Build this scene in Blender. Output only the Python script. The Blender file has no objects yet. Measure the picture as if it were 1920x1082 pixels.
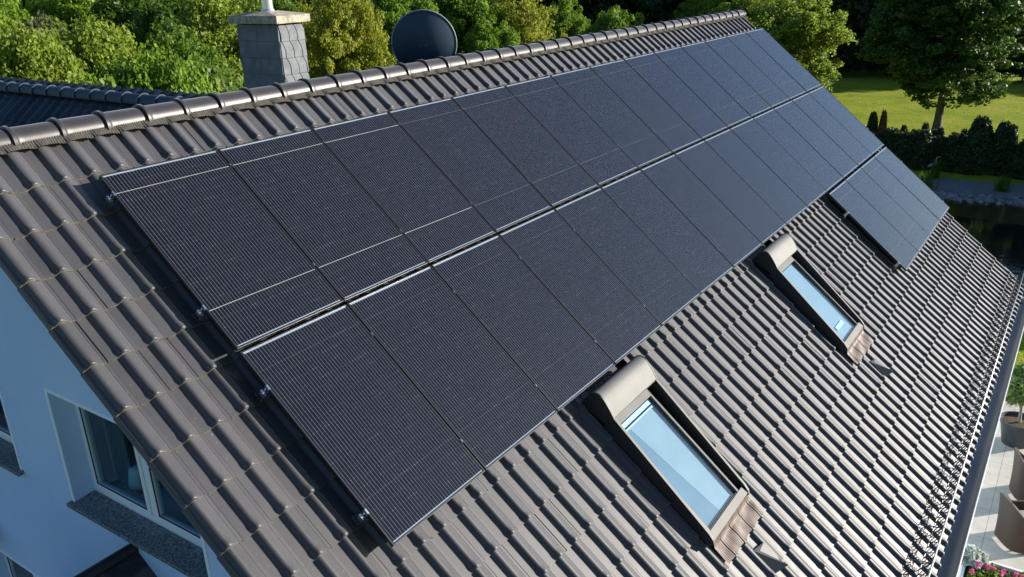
import bpy, math, random
import numpy as np
from mathutils import Vector, Matrix
R_ = math.radians
scene = bpy.context.scene
C = scene.collection
# ------------------------------------------------------------------ frame of reference
TH = R_(40.0); ST, CT = math.sin(TH), math.cos(TH)
H0 = 8.0                                     # height of the top edge of the panels above the ground
def RW(x, y, n):                             # roof coordinates (along ridge, down the slope, outwards) -> world
    return (x, -(y*CT + n*ST), H0 - y*ST + n*CT)
# ------------------------------------------------------------------ camera
cd = bpy.data.cameras.new('camera'); cam = bpy.data.objects.new('camera', cd); C.objects.link(cam)
scene.camera = cam
Rc = np.array([[0.5620, 0.6540, -0.5070], [-0.3120, 0.7350, 0.6020], [0.7662, -0.1800, 0.6168]])  # right, down, forward in (x, y, -n)
def rdir(v): return Vector((v[0], -(v[1]*CT - v[2]*ST), -v[1]*ST - v[2]*CT))
cr, cdn, cf = rdir(Rc[0]), rdir(Rc[1]), rdir(Rc[2])
cf.normalize(); cr = (cr - cf*cr.dot(cf)).normalized(); cu = cr.cross(cf).normalized()
M = Matrix((cr, cu, -cf)).transposed().to_4x4()
M.translation = Vector(RW(-3.589, 4.060, 5.2997))
cam.matrix_world = M
cd.sensor_width = 36.0; cd.lens = 1570.7/1920*36.0
cd.clip_start = 0.1; cd.clip_end = 1500
# ------------------------------------------------------------------ light
SUN_AZ, SUN_EL = 46.5, 17.0                  # azimuth from the ridge direction towards the eaves side
w = bpy.data.worlds.new('World'); scene.world = w; w.use_nodes = True
nt = w.node_tree; bg = nt.nodes['Background']
sky = nt.nodes.new('ShaderNodeTexSky'); sky.sky_type = 'NISHITA'; sky.sun_disc = False
sv = Vector((math.cos(R_(SUN_EL))*math.cos(R_(SUN_AZ)), -math.cos(R_(SUN_EL))*math.sin(R_(SUN_AZ)), math.sin(R_(SUN_EL))))
sky.sun_elevation = R_(SUN_EL); sky.sun_rotation = math.atan2(sv.x, sv.y)
sky.air_density = 1.0; sky.dust_density = 0.8; sky.ozone_density = 4.5
nt.links.new(sky.outputs[0], bg.inputs[0]); bg.inputs[1].default_value = 0.073
sl = bpy.data.lights.new('sun', 'SUN'); so = bpy.data.objects.new('sun', sl); C.objects.link(so)
sl.energy = 5.0; sl.angle = R_(0.5); sl.color = (1.0, 0.92, 0.81)
so.rotation_euler = sv.to_track_quat('Z', 'Y').to_euler()
scene.view_settings.view_transform = 'Standard'; scene.view_settings.look = 'None'
scene.view_settings.exposure = 1.05; scene.view_settings.gamma = 1.0
scene.cycles.max_bounces = 6; scene.cycles.transparent_max_bounces = 8
# ------------------------------------------------------------------ helpers
def tag(o, label=None, cat=None, group=None, kind=None):
    if label: o['label'] = label
    if cat: o['category'] = cat
    if group: o['group'] = group
    if kind: o['kind'] = kind
    return o
def empty(name, loc, label, cat, group=None, rot=(0, 0, 0)):
    o = bpy.data.objects.new(name, None); C.objects.link(o)
    o.location = loc; o.rotation_euler = rot; o.empty_display_size = 0.3
    return tag(o, label, cat, group)
class MB:
    """collects geometry for one mesh"""
    def __init__(s): s.v = []; s.f = []; s.m = []; s.n = 0
    def add(s, v, f, mi=0):
        v = np.asarray(v, float).reshape(-1, 3)
        s.v.append(v)
        for q in f: s.f.append([i + s.n for i in q]); s.m.append(mi)
        s.n += len(v)
    def box(s, a, b, mi=0, fn=None):
        x0, y0, z0 = a; x1, y1, z1 = b
        v = [(x0,y0,z0),(x1,y0,z0),(x1,y1,z0),(x0,y1,z0),(x0,y0,z1),(x1,y0,z1),(x1,y1,z1),(x0,y1,z1)]
        if fn: v = [fn(*p) for p in v]
        s.add(v, [(0,3,2,1),(4,5,6,7),(0,1,5,4),(1,2,6,5),(2,3,7,6),(3,0,4,7)], mi)
    def prism(s, poly, a0, a1, axis=0, mi=0):
        """extrude a polygon (list of 2D) along an axis"""
        n = len(poly); vs = []
        for a in (a0, a1):
            for p, q in poly:
                vs.append({0: (a, p, q), 1: (p, a, q), 2: (p, q, a)}[axis])
        f = [tuple(range(n))[::-1], tuple(range(n, 2*n))]
        for i in range(n):
            j = (i+1) % n; f.append((i, j, j+n, i+n))
        s.add(vs, f, mi)
    def tube(s, pts, rad, k=8, mi=0, caps=True):
        pts = [Vector(p) for p in pts]
        if not hasattr(rad, '__len__'): rad = [rad]*len(pts)
        vs = []; f = []
        ref = None
        for i, p in enumerate(pts):
            d = (pts[min(i+1, len(pts)-1)] - pts[max(i-1, 0)])
            d = d.normalized() if d.length > 1e-9 else Vector((0, 0, 1))
            if ref is None: ref = Vector((0, 0, 1)) if abs(d.z) < .9 else Vector((1, 0, 0))
            a = d.cross(ref).normalized(); b = a.cross(d).normalized(); ref = b if abs(d.dot(b)) < .9 else ref
            for j in range(k):
                t = 2*math.pi*j/k
                vs.append(p + (a*math.cos(t) + b*math.sin(t))*rad[i])
        for i in range(len(pts)-1):
            for j in range(k):
                j2 = (j+1) % k
                f.append((i*k+j, i*k+j2, (i+1)*k+j2, (i+1)*k+j))
        if caps:
            f.append(tuple(range(k))); f.append(tuple(range((len(pts)-1)*k, len(pts)*k))[::-1])
        s.add([tuple(v) for v in vs], f, mi)
    def lathe(s, prof, k=20, c=(0, 0, 0), mi=0):
        vs = []; f = []
        for r, z in prof:
            for j in range(k):
                t = 2*math.pi*j/k; vs.append((c[0]+r*math.cos(t), c[1]+r*math.sin(t), c[2]+z))
        for i in range(len(prof)-1):
            for j in range(k):
                j2 = (j+1) % k; f.append((i*k+j, i*k+j2, (i+1)*k+j2, (i+1)*k+j))
        s.add(vs, f, mi)
    def grid(s, P, mi=0):
        """P: array (a, b, 3)"""
        a, b = P.shape[:2]
        f = [(i*b+j, i*b+j+1, (i+1)*b+j+1, (i+1)*b+j) for i in range(a-1) for j in range(b-1)]
        s.add(P.reshape(-1, 3), f, mi)
    def build(s, name, mats, parent=None, smooth=False, loc=None, rot=None, bevel=0, autos=None):
        me = bpy.data.meshes.new(name)
        v = np.concatenate(s.v) if s.v else np.zeros((0, 3))
        me.from_pydata(v.tolist(), [], s.f)
        if not isinstance(mats, (list, tuple)): mats = [mats]
        for m in mats: me.materials.append(m)
        me.polygons.foreach_set('material_index', s.m)
        if smooth or autos: me.polygons.foreach_set('use_smooth', [True]*len(s.f))
        if autos: me.set_sharp_from_angle(angle=R_(autos))
        me.update()
        o = bpy.data.objects.new(name, me); C.objects.link(o)
        if parent: o.parent = parent
        if loc: o.location = loc
        if rot: o.rotation_euler = rot
        if bevel:
            b = o.modifiers.new('bevel', 'BEVEL'); b.width = bevel; b.segments = 2; b.limit_method = 'ANGLE'
        return o
def copy_tree(o, parent=None):
    c = o.copy(); C.objects.link(c)
    if parent: c.parent = parent
    for ch in [x for x in o.children]: copy_tree(ch, c)
    return c
# ------------------------------------------------------------------ materials
def mat(name, col=(.5,.5,.5), rough=.6, metal=0.0, spec=.5):
    m = bpy.data.materials.new(name); m.use_nodes = True
    b = m.node_tree.nodes['Principled BSDF']
    b.inputs['Base Color'].default_value = (*col, 1); b.inputs['Roughness'].default_value = rough
    b.inputs['Metallic'].default_value = metal; b.inputs['Specular IOR Level'].default_value = spec
    return m, m.node_tree, b
def N(t, ty, **k):
    n = t.nodes.new(ty)
    for a, v in k.items(): setattr(n, a, v)
    return n
def ramp(t, fac, stops):
    r = N(t, 'ShaderNodeValToRGB'); e = r.color_ramp.elements
    while len(e) < len(stops): e.new(.5)
    for i, (p, c) in enumerate(stops): e[i].position = p; e[i].color = (*c, 1)
    t.links.new(fac, r.inputs[0]); return r.outputs[0]
def noise(t, scale, detail=4, coord='Object', rough=.55, stretch=None):
    tc = N(t, 'ShaderNodeTexCoord'); n = N(t, 'ShaderNodeTexNoise')
    n.inputs['Scale'].default_value = scale; n.inputs['Detail'].default_value = detail; n.inputs['Roughness'].default_value = rough
    if stretch:
        mp = N(t, 'ShaderNodeMapping'); mp.inputs['Scale'].default_value = stretch
        t.links.new(tc.outputs[coord], mp.inputs[0]); t.links.new(mp.outputs[0], n.inputs[0])
    else: t.links.new(tc.outputs[coord], n.inputs[0])
    return n.outputs[0]
def bump(t, b, h, dist=.01, strength=.5):
    bp = N(t, 'ShaderNodeBump'); bp.inputs['Distance'].default_value = dist; bp.inputs['Strength'].default_value = strength
    t.links.new(h, bp.inputs['Height']); t.links.new(bp.outputs[0], b.inputs['Normal'])
def mix(t, fac, a, b_):
    m = N(t, 'ShaderNodeMix', data_type='RGBA')
    for s, v in ((0, fac), (6, a), (7, b_)):
        if hasattr(v, 'is_linked'): t.links.new(v, m.inputs[s])
        else: m.inputs[s].default_value = v if s == 0 else (*v, 1)
    return m.outputs[2]
def math_(t, op, a, b=None, c=None):
    m = N(t, 'ShaderNodeMath', operation=op)
    for i, v in enumerate((a, b, c)):
        if v is None: continue
        if hasattr(v, 'is_linked'): t.links.new(v, m.inputs[i])
        else: m.inputs[i].default_value = v
    return m.outputs[0]
def noisy(name, c1, c2, scale, rough=.7, metal=0, spec=.5, bscale=None, bdist=.003, detail=5, stretch=None, lo=.35, hi=.65):
    m, t, b = mat(name, c1, rough, metal, spec)
    f = noise(t, scale, detail, stretch=stretch)
    t.links.new(ramp(t, f, [(lo, c1), (hi, c2)]), b.inputs['Base Color'])
    if bscale: bump(t, b, noise(t, bscale, 3), bdist, .6)
    return m
def tile_mat(name, c1, c2, rough=.42, spec=.6, sheen=.0):
    m, t, b = mat(name, c1, rough, 0, spec)
    at = N(t, 'ShaderNodeAttribute', attribute_name='tint')
    c = ramp(t, at.outputs['Fac'], [(0, c1), (1, c2)])
    n1 = ramp(t, noise(t, 2.2, 7, stretch=(1,.35,1)), [(.36, (.72,.72,.73)), (.64, (1.18,1.16,1.12))])
    mm = N(t, 'ShaderNodeMix', data_type='RGBA', blend_type='MULTIPLY'); mm.inputs[0].default_value = 1
    t.links.new(c, mm.inputs[6]); t.links.new(n1, mm.inputs[7])
    sp = ramp(t, noise(t, 42, 2), [(.70, (0,0,0)), (.76, (1,1,1))])          # lichen specks and dust
    c3 = mix(t, math_(t, 'MULTIPLY', sp, .35), mm.outputs[2], (.26,.25,.22))
    t.links.new(c3, b.inputs['Base Color'])
    r = N(t, 'ShaderNodeMapRange'); r.inputs['To Min'].default_value = rough-.06; r.inputs['To Max'].default_value = rough+.10
    t.links.new(noise(t, 5, 5), r.inputs[0]); t.links.new(r.outputs[0], b.inputs['Roughness'])
    bump(t, b, noise(t, 180, 2), .0012, .35)
    b.inputs['Sheen Weight'].default_value = sheen; b.inputs['Sheen Roughness'].default_value = .45; b.inputs['Sheen Tint'].default_value = (.93, .94, 1, 1)
    return m
M_tile = tile_mat('tile_glazed', (.015,.0145,.0185), (.029,.0285,.0345), .51, .76, .74)
M_tedge = noisy('tile_edge', (.06,.055,.045), (.19,.175,.14), 30, .7)
M_ridge = tile_mat('ridge_glazed', (.022,.020,.024), (.036,.034,.038), .36, .45, .2)
M_wingt = tile_mat('wing_tile', (.016,.028,.045), (.034,.050,.072), .5, .4)
M_brush = noisy('ridge_roll_sheet', (.022,.021,.019), (.085,.08,.065), 55, .8, stretch=(3,.3,1))
M_wall = noisy('render_wall', (.50,.68,.93), (.55,.73,.96), 1.2, .9, bscale=220, bdist=.002)
M_border = mat('white_border_paint', (.84,.91,.95), .8)[0]
M_wframe = mat('white_window_frame', (.84,.89,.92), .35)[0]
M_sill = noisy('granite_sill', (.07,.085,.09), (.24,.27,.27), 55, .45, detail=8, lo=.42, hi=.6)
M_zinc = noisy('zinc', (.13,.15,.18), (.19,.21,.24), 3, .5, metal=.4, stretch=(.3,1,1))
M_zincr = noisy('zinc_rim', (.60,.62,.64), (.74,.75,.76), 6, .35, metal=.5)
M_frame = mat('panel_frame_black', (.045,.047,.052), .33, .6)[0]
M_alu = noisy('bright_aluminium', (.62,.63,.65), (.8,.8,.8), 9, .25, metal=.95)
M_dark = mat('dark_metal', (.03,.032,.036), .5, .4)[0]
M_skyf = noisy('skylight_beige_metal', (.095,.098,.098), (.12,.122,.119), 4, .6, metal=.0, spec=.5)
M_apron = noisy('skylight_apron', (.078,.055,.046), (.170,.130,.113), 9, .55, metal=.0, spec=.4)
M_slate1 = noisy('chimney_slate', (.10,.115,.132), (.165,.18,.195), 7, .62, spec=.3, bscale=40, bdist=.004)
M_joint = mat('slate_joint', (.02,.022,.024), .8)[0]
M_conc = noisy('concrete_cap', (.22,.195,.14), (.45,.41,.32), 26, .85, bscale=60, bdist=.006, detail=7)
M_steel = mat('steel_flue', (.72,.74,.76), .28, .8)[0]
M_dish = mat('dish_shade', (.008,.030,.065), .6)[0]  # navy back: shade of the unlit side put into the colour
def glass_mat(name, tint=(.8,.9,.95), trans=.6, rough=.02, spec=1.0):
    m = bpy.data.materials.new(name); m.use_nodes = True; t = m.node_tree
    t.nodes.remove(t.nodes['Principled BSDF']); out = t.nodes['Material Output']
    g = N(t, 'ShaderNodeBsdfGlossy'); g.inputs['Roughness'].default_value = rough
    tr = N(t, 'ShaderNodeBsdfTransparent'); tr.inputs[0].default_value = (*tint, 1)
    fr = N(t, 'ShaderNodeLayerWeight'); fr.inputs[0].default_value = .5
    f2 = math_(t, 'ADD', math_(t, 'MULTIPLY', math_(t, 'POWER', fr.outputs['Facing'], 4.0), .85), .045*spec)
    mx = N(t, 'ShaderNodeMixShader'); t.links.new(f2, mx.inputs[0]); t.links.new(tr.outputs[0], mx.inputs[1]); t.links.new(g.outputs[0], mx.inputs[2])
    t.links.new(mx.outputs[0], out.inputs[0]); return m
M_glass = glass_mat('window_glass', (.74,.88,.92))
M_skyglass = glass_mat('skylight_glass', (.86,.95,1.0), spec=1.6)
def pv_mat():
    m, t, b = mat('solar_cells', (.01,.01,.015), .17, 0, .5)
    uv = N(t, 'ShaderNodeTexCoord'); sp = N(t, 'ShaderNodeSeparateXYZ'); t.links.new(uv.outputs['Object'], sp.inputs[0])
    X, Y = sp.outputs[0], math_(t, 'MULTIPLY', sp.outputs[1], -1.0)
    info = N(t, 'ShaderNodeObjectInfo'); rnd = info.outputs['Random']
    def line(v, pitch, width, off=0.0):                       # 1 on thin lines repeated every pitch
        f = math_(t, 'FRACT', math_(t, 'DIVIDE', math_(t, 'ADD', v, off), pitch))
        d = math_(t, 'ABSOLUTE', math_(t, 'SUBTRACT', f, .5))
        return math_(t, 'GREATER_THAN', d, .5 - width/pitch/2)
    px = 1.098/6
    bus = line(X, px/6, .0021, -.018+px/12)                   # wires running up the panel
    cellx = line(X, px, .0026, -.018)
    celly = line(Y, 1.815/20, .0018, -.030)
    # solder dots on the wires at the cell edges
    dots = math_(t, 'MULTIPLY', line(X, px/6, .0035, -.018+px/12), line(Y, 1.815/20, .0055, -.030))
    wn = N(t, 'ShaderNodeTexWhiteNoise', noise_dimensions='3D')
    cmb = N(t, 'ShaderNodeCombineXYZ')
    t.links.new(math_(t, 'FLOOR', math_(t, 'DIVIDE', X, px/3)), cmb.inputs[0]); t.links.new(math_(t, 'FLOOR', math_(t, 'DIVIDE', math_(t, 'SUBTRACT', Y, .03-.045), 1.815/20)), cmb.inputs[1]); t.links.new(rnd, cmb.inputs[2])
    t.links.new(cmb.outputs[0], wn.inputs[0])
    dots = math_(t, 'MULTIPLY', dots, math_(t, 'GREATER_THAN', wn.outputs['Value'], .86))
    # two interconnect ribbons with the glint of the sun painted into their colour
    glint_line = math_(t, 'MAXIMUM', math_(t, 'LESS_THAN', math_(t, 'ABSOLUTE', math_(t, 'SUBTRACT', Y, .212)), .0030),
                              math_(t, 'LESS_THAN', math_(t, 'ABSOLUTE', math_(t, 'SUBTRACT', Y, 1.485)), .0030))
    gl = N(t, 'ShaderNodeAttribute', attribute_type='OBJECT', attribute_name='sun_glint').outputs['Fac']
    n2 = noise(t, 9, 2); glint_n = math_(t, 'MULTIPLY', glint_line, math_(t, 'MULTIPLY', gl, math_(t, 'ADD', .5, math_(t, 'MULTIPLY', n2, .8))))
    cell3 = math_(t, 'MULTIPLY', line(Y, 1.815/7, .0028, -.030), .10)
    # end ribbons near both short edges, sky reflection painted in pale blue
    e1 = math_(t, 'LESS_THAN', math_(t, 'ABSOLUTE', math_(t, 'SUBTRACT', Y, .021)), .0065)
    e2 = math_(t, 'LESS_THAN', math_(t, 'ABSOLUTE', math_(t, 'SUBTRACT', Y, 1.849)), .0042)
    inx = math_(t, 'MULTIPLY', math_(t, 'GREATER_THAN', X, .02), math_(t, 'LESS_THAN', X, 1.112))
    ee = math_(t, 'MULTIPLY', math_(t, 'MAXIMUM', e1, e2), inx)
    base = ramp(t, wn.outputs['Value'], [(0, (.0025,.0028,.0048)), (1, (.0048,.005,.0078))])
    base = mix(t, math_(t, 'MULTIPLY', noise(t, 2.2, 4), .08), base, (.030,.026,.028))
    c = mix(t, math_(t, 'MULTIPLY', math_(t, 'MAXIMUM', math_(t, 'MULTIPLY', cellx, .3), math_(t, 'MULTIPLY', celly, .8)), .18), base, (.10,.11,.14))
    c = mix(t, math_(t, 'MULTIPLY', bus, .6), c, (.27,.275,.29))
    c = mix(t, cell3, c, (.13,.15,.18))
    c = mix(t, math_(t, 'MULTIPLY', dots, .45), c, (.45,.45,.47))
    c = mix(t, math_(t, 'MULTIPLY', glint_n, .5), c, (.62,.62,.60))
    c = mix(t, math_(t, 'MULTIPLY', ee, .55), c, (.36,.47,.60))
    t.links.new(c, b.inputs['Base Color'])
    b.inputs['Roughness'].default_value = .16
    b.inputs['Specular IOR Level'].default_value = .66
    dust = N(t, 'ShaderNodeMapRange'); dust.inputs['To Min'].default_value = .07; dust.inputs['To Max'].default_value = .15
    t.links.new(noise(t, 3, 6), dust.inputs[0]); t.links.new(dust.outputs[0], b.inputs['Roughness'])
    return m
M_pv = pv_mat()
def leaf_mat(name, c1, c2, c3, trans=.35):
    m, t, b = mat(name, c1, .5, 0, .35)
    at = N(t, 'ShaderNodeAttribute', attribute_name='tint')
    info = N(t, 'ShaderNodeObjectInfo')
    f = math_(t, 'ADD', math_(t, 'MULTIPLY', at.outputs['Fac'], .8), math_(t, 'MULTIPLY', info.outputs['Random'], .2))
    c = ramp(t, f, [(0, c1), (.55, c2), (1, c3)])
    t.links.new(c, b.inputs['Base Color'])
    tl = N(t, 'ShaderNodeBsdfTranslucent'); t.links.new(c, tl.inputs[0])
    mx = N(t, 'ShaderNodeMixShader'); mx.inputs[0].default_value = trans
    t.links.new(b.outputs[0], mx.inputs[1]); t.links.new(tl.outputs[0], mx.inputs[2])
    t.links.new(mx.outputs[0], t.nodes['Material Output'].inputs[0])
    return m
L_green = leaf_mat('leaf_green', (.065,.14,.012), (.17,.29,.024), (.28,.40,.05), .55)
L_lime = leaf_mat('leaf_lime', (.12,.16,.014), (.25,.29,.024), (.40,.40,.05), .5)
L_mid = leaf_mat('leaf_mid', (.045,.10,.012), (.11,.20,.02), (.20,.30,.035), .5)
L_maple = leaf_mat('leaf_maple', (.024,.060,.010), (.055,.12,.014), (.12,.20,.025), .4)
L_twig = leaf_mat('leaf_twig', (.07,.075,.03), (.12,.12,.05), (.15,.15,.06), .3)
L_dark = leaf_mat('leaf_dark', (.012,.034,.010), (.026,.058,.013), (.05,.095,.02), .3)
L_olive = leaf_mat('leaf_olive', (.11,.18,.020), (.24,.33,.036), (.36,.44,.07), .55)
L_rust = leaf_mat('leaf_rust', (.13,.055,.018), (.22,.10,.03), (.16,.13,.03), .3)
L_thuja = leaf_mat('leaf_thuja', (.014,.034,.010), (.028,.060,.014), (.055,.095,.022), .2)
L_silver = leaf_mat('leaf_silver', (.30,.34,.28), (.42,.46,.40), (.55,.58,.52), .2)
L_pink = leaf_mat('petal_pink', (.55,.06,.20), (.70,.16,.34), (.80,.35,.50), .3)
M_bark = noisy('bark', (.05,.042,.03), (.13,.11,.08), 9, .9, bscale=30, bdist=.02, stretch=(1,1,.25))
M_soil = noisy('soil', (.035,.022,.012), (.11,.07,.035), 35, .95, bscale=60, bdist=.01)

# ------------------------------------------------------------------ the setting
def grass_mat():
    m, t, b = mat('meadow_grass', (.1,.16,.03), .9, 0, .1)
    c = ramp(t, noise(t, .35, 8, rough=.7), [(.30, (.15,.22,.018)), (.5, (.25,.31,.022)), (.72, (.37,.35,.06))])
    n2 = ramp(t, noise(t, 9, 4, stretch=(1,.35,1)), [(.3, (.72,.72,.72)), (.7, (1.2,1.2,1.2))])
    mm = N(t, 'ShaderNodeMix', data_type='RGBA', blend_type='MULTIPLY'); mm.inputs[0].default_value = 1
    t.links.new(c, mm.inputs[6]); t.links.new(n2, mm.inputs[7]); t.links.new(mm.outputs[2], b.inputs['Base Color'])
    bump(t, b, noise(t, 14, 5), .12, .9)
    return m
g = MB(); g.grid(np.array([[(x, y, 0.0) for x in (-300, -20, 20, 45, 75, 900)] for y in (-500, -20, 0, 40, 120, 900)], float))
tag(g.build('ground', grass_mat()), 'sunlit green meadow and garden lawn around the house', 'ground', kind='structure')
# ------------------------------------------------------------------ house
house = empty('house', (0, 0, 0), 'pale rendered house with a long glossy dark tiled roof carrying the solar panels', 'house')
P0, ROLL, CR0 = .4055, .24458, -.90          # course length, roll spacing, first crest
NPAN, HR = -.202, .044
def roll_profile(t):
    """height above the pan for a position t measured from the crest"""
    t = np.asarray(t); L_, R2 = .051, .112
    a = np.where(t < 0, np.clip(-t/L_, 0, 1), np.clip(t/R2, 0, 1))
    return HR*np.where(t < 0, .5*(1+np.cos(np.pi*a**1.25)), .5*(1+np.cos(np.pi*a**.92)))
def tile_field(name, parent, mats, crests, edges, skip=None, seed=1, loc=None, rot=None, verge_l=None, verge_r=None, course=P0, npan=NPAN, half_top=None):
    rng = np.random.RandomState(seed)
    ts = np.array([-.1223,-.085,-.066,-.056,-.046,-.036,-.026,-.014,0,.014,.028,.042,.058,.074,.0900,.0915,.0935,.0950,.1223])
    prof = roll_profile(ts); prof[15] -= .0016; prof[16] -= .0016
    ss = np.array([0., .3, .6, .80, .87, .925, .965, .985, 1.0])     # along the slope
    T, S = len(ts), len(ss)
    vs, fs, ms, tints = [], [], [], []
    base = 0
    tq = [(i*T+j, (i+1)*T+j, (i+1)*T+j+1, i*T+j+1) for i in range(S-1) for j in range(T-1)]
    fe = [((S-1)*T+j, S*T+j, S*T+j+1, (S-1)*T+j+1) for j in range(T-1)]
    le = [(i*T, (S+1)*T+i, (S+1)*T+i+1, (i+1)*T) for i in range(S-1)]
    re_ = [(i*T+T-1, (i+1)*T+T-1, (S+1)*T+S+i+1, (S+1)*T+S+i) for i in range(S-1)]
    for r, ye in enumerate(edges):
        L0 = course if not (r == 0 and half_top) else half_top
        y0 = ye - L0 - .012
        for k, xc in enumerate(crests):
            if skip and skip(xc, ye): continue
            jx, jy, jn, jt = rng.normal(0, .0012), rng.normal(0, .0022), rng.normal(0, .0012), rng.normal(0, .0015)
            X = xc + jx + ts
            Y = y0 + (ye + jy - y0)*ss
            tilt = np.interp(ss, [0, 1], [0, .019])
            nose = np.interp(ss, [0, .80, .87, .925, .965, .985, 1.0], [0, 0, .003, .0085, .009, .005, -.007])
            w_ = prof/HR
            p = prof.copy()
            if k == 0 and verge_l is not None:
                mask = ts < -.03
                X = X.copy(); X[0] = verge_l; X[1] = verge_l+.003; X[2] = verge_l+.012
                p = p.copy(); p[0] = -.016; p[1] = -.004; p[2] = .006
            if k == len(crests)-1 and verge_r is not None:
                X = X.copy(); X[-4:] = [verge_r-.02, verge_r-.01, verge_r-.003, verge_r]
                p = p.copy(); p[-4:] = [.012, .006, -.02, -.09]
            Z = npan + jn + tilt[:, None] + p[None, :] + nose[:, None]*(np.clip(w_, 0, 1)**2.2)[None, :] + (jt*(ts/.12))[None, :]
            grid = np.zeros((S, T, 3)); grid[:, :, 0] = X[None]; grid[:, :, 1] = -Y[:, None]; grid[:, :, 2] = Z
            low = grid[-1].copy(); low[:, 2] -= .017
            lft = grid[:, 0].copy(); lft[:, 2] -= .03; rgt = grid[:, -1].copy(); rgt[:, 2] -= .03
            vs.append(np.concatenate([grid.reshape(-1, 3), low, lft, rgt]))
            for q in tq: fs.append([i+base for i in q])
            for q in fe: fs.append([i+base for i in q])
            for q in le: fs.append([i+base for i in q])
            for q in re_: fs.append([i+base for i in q])
            ms += [0]*len(tq) + [1]*len(fe) + [0]*(len(le)+len(re_))
            tints += [float(np.clip(rng.normal(.5, .22), 0, 1))]*(len(tq)+len(fe)+len(le)+len(re_))
            base += (S+1)*T + 2*S
    me = bpy.data.meshes.new(name); me.from_pydata(np.concatenate(vs).tolist(), [], fs)
    for m in mats: me.materials.append(m)
    me.polygons.foreach_set('material_index', ms); me.polygons.foreach_set('use_smooth', [True]*len(fs))
    a = me.attributes.new('tint', 'FLOAT', 'FACE'); a.data.foreach_set('value', tints)
    me.set_sharp_from_angle(angle=R_(42)); me.update()
    o = bpy.data.objects.new(name, me); C.objects.link(o); o.parent = parent
    if loc: o.location = loc
    if rot: o.rotation_euler = rot
    return o
SKY_X = (2.80, 7.77)                          # left sides of the two skylights
def skip_tiles(xc, ye):
    for sx in SKY_X:
        if sx < xc < sx+.98 and 3.80 < ye < 5.75: return True
    return False
crests = [CR0 + ROLL*i for i in range(71)]
edges = [-.15 + P0*k for k in range(21)]
roof = tile_field('roof', house, [M_tile, M_tedge], crests, edges, skip_tiles, 3, loc=(0, 0, H0), rot=(TH, 0, 0), verge_l=-.968, verge_r=16.30, half_top=.47)
RIDGE_O, RIDGE_U = -.65, .257                 # axis of the ridge caps (out, up)
# back slope and boarding under the tiles
b = MB()
def OU(o, u): return (-o, H0+u)
nb = -.235
def rp(y, n): q = RW(0, y, n); return (q[1], q[2])
apex = (.655, H0+.13)
b.prism([rp(7.93, nb), rp(7.93, nb-.08), (apex[0], apex[1]-.12), apex], -.885, 16.22, 0)
b.prism([apex, (apex[0], apex[1]-.12), (apex[0]+6.5, apex[1]-.12-6.5*ST/CT), (apex[0]+6.5, apex[1]-6.5*ST/CT)], -.93, 16.27, 0)
b.build('roof_boarding', M_dark, house)
bs = tile_field('back_slope', house, [M_wingt, M_tedge], [x+.1 for x in crests[::1]], [.45+P0*k for k in range(14)], None, 9, loc=(0, .655, H0+.225+.19), rot=(TH, 0, math.pi), course=P0)
bs.location = (15.45, .655, H0+.44-.12)
# ridge roll sheet (pleated strip under the caps)
s_ = MB(); xs = np.arange(-.95, 16.25, .011)
y_a = np.array([RW(x, -.585, -.128 + .004*(i % 2)) for i, x in enumerate(xs)])
y_b = np.array([RW(x, -.505 + .012*math.sin(x*25.7), -.140 + .004*(i % 2)) for i, x in enumerate(xs)])
d_ = (xs - CR0) / ROLL; d_ = (d_ - np.round(d_))*ROLL
lift = roll_profile(d_)*.55
y_b = y_b + np.stack([0*lift, -lift*ST, lift*CT], 1)
y_c = np.array([RW(x, -.485, -.19) for x in xs])
s_.grid(np.stack([y_a, y_b], 1)); s_.build('ridge_roll', M_brush, roof, loc=None).matrix_parent_inverse = Matrix.Identity(4)
rr = bpy.data.objects['ridge_roll']; rr.parent = house
# ridge caps
def ridge_mesh(L=.3975):
    m = MB(); k = 15; rad = .124
    st = [(-.004, 1.12), (.0, 1.20), (.026, 1.20), (.033, 1.12), (.045, 1.07), (.065, 1.045), (.10, 1.035), (.30, 1.02), (L+.01, 1.0)]
    P_ = np.zeros((len(st), k, 3))
    for i, (x, f) in enumerate(st):
        for j in range(k):
            a = R_(-14) + R_(208)*j/(k-1)
            P_[i, j] = (x, -math.cos(a)*rad*f, math.sin(a)*rad*f)
    m.grid(P_)
    Q = P_[0].copy(); Q[:, 1:] *= .93
    m.grid(np.stack([Q, P_[0]], 0))
    return m
rm = ridge_mesh(); r0 = rm.build('ridge_tile', M_ridge, house, autos=50)
at = r0.data.attributes.new('tint', 'FLOAT', 'FACE'); at.data.foreach_set('value', [.5]*len(r0.data.polygons))
rng = random.Random(4)
def place_ridge(o, x, yy=-RIDGE_O, z=H0+RIDGE_U, par=None):
    o.location = (x, yy + rng.uniform(-.002, .002), z + rng.uniform(-.002, .002)); o.rotation_euler = (rng.uniform(-.02, .02), rng.uniform(-.004, .004), rng.uniform(-.005, .005))
Minv = Matrix.LocRotScale(Vector((0, 0, H0)), __import__('mathutils').Euler((TH, 0, 0)), None).inverted()
x = -.745 - .3975; i = 0
while x < 16.25:
    o = r0 if i == 0 else r0.copy()
    if i: C.objects.link(o)
    place_ridge(o, x); o.parent = roof; o.matrix_parent_inverse = Minv
    x += .3975; i += 1
# end disc of the ridge
e = MB(); e.lathe([(0, .0), (.12, .0), (.135, .012), (.135, .03)], 20)
eo = e.build('ridge_end_cap', M_ridge, house, smooth=True, loc=(x+.02, -RIDGE_O, H0+RIDGE_U), rot=(0, R_(90), 0))
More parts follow.
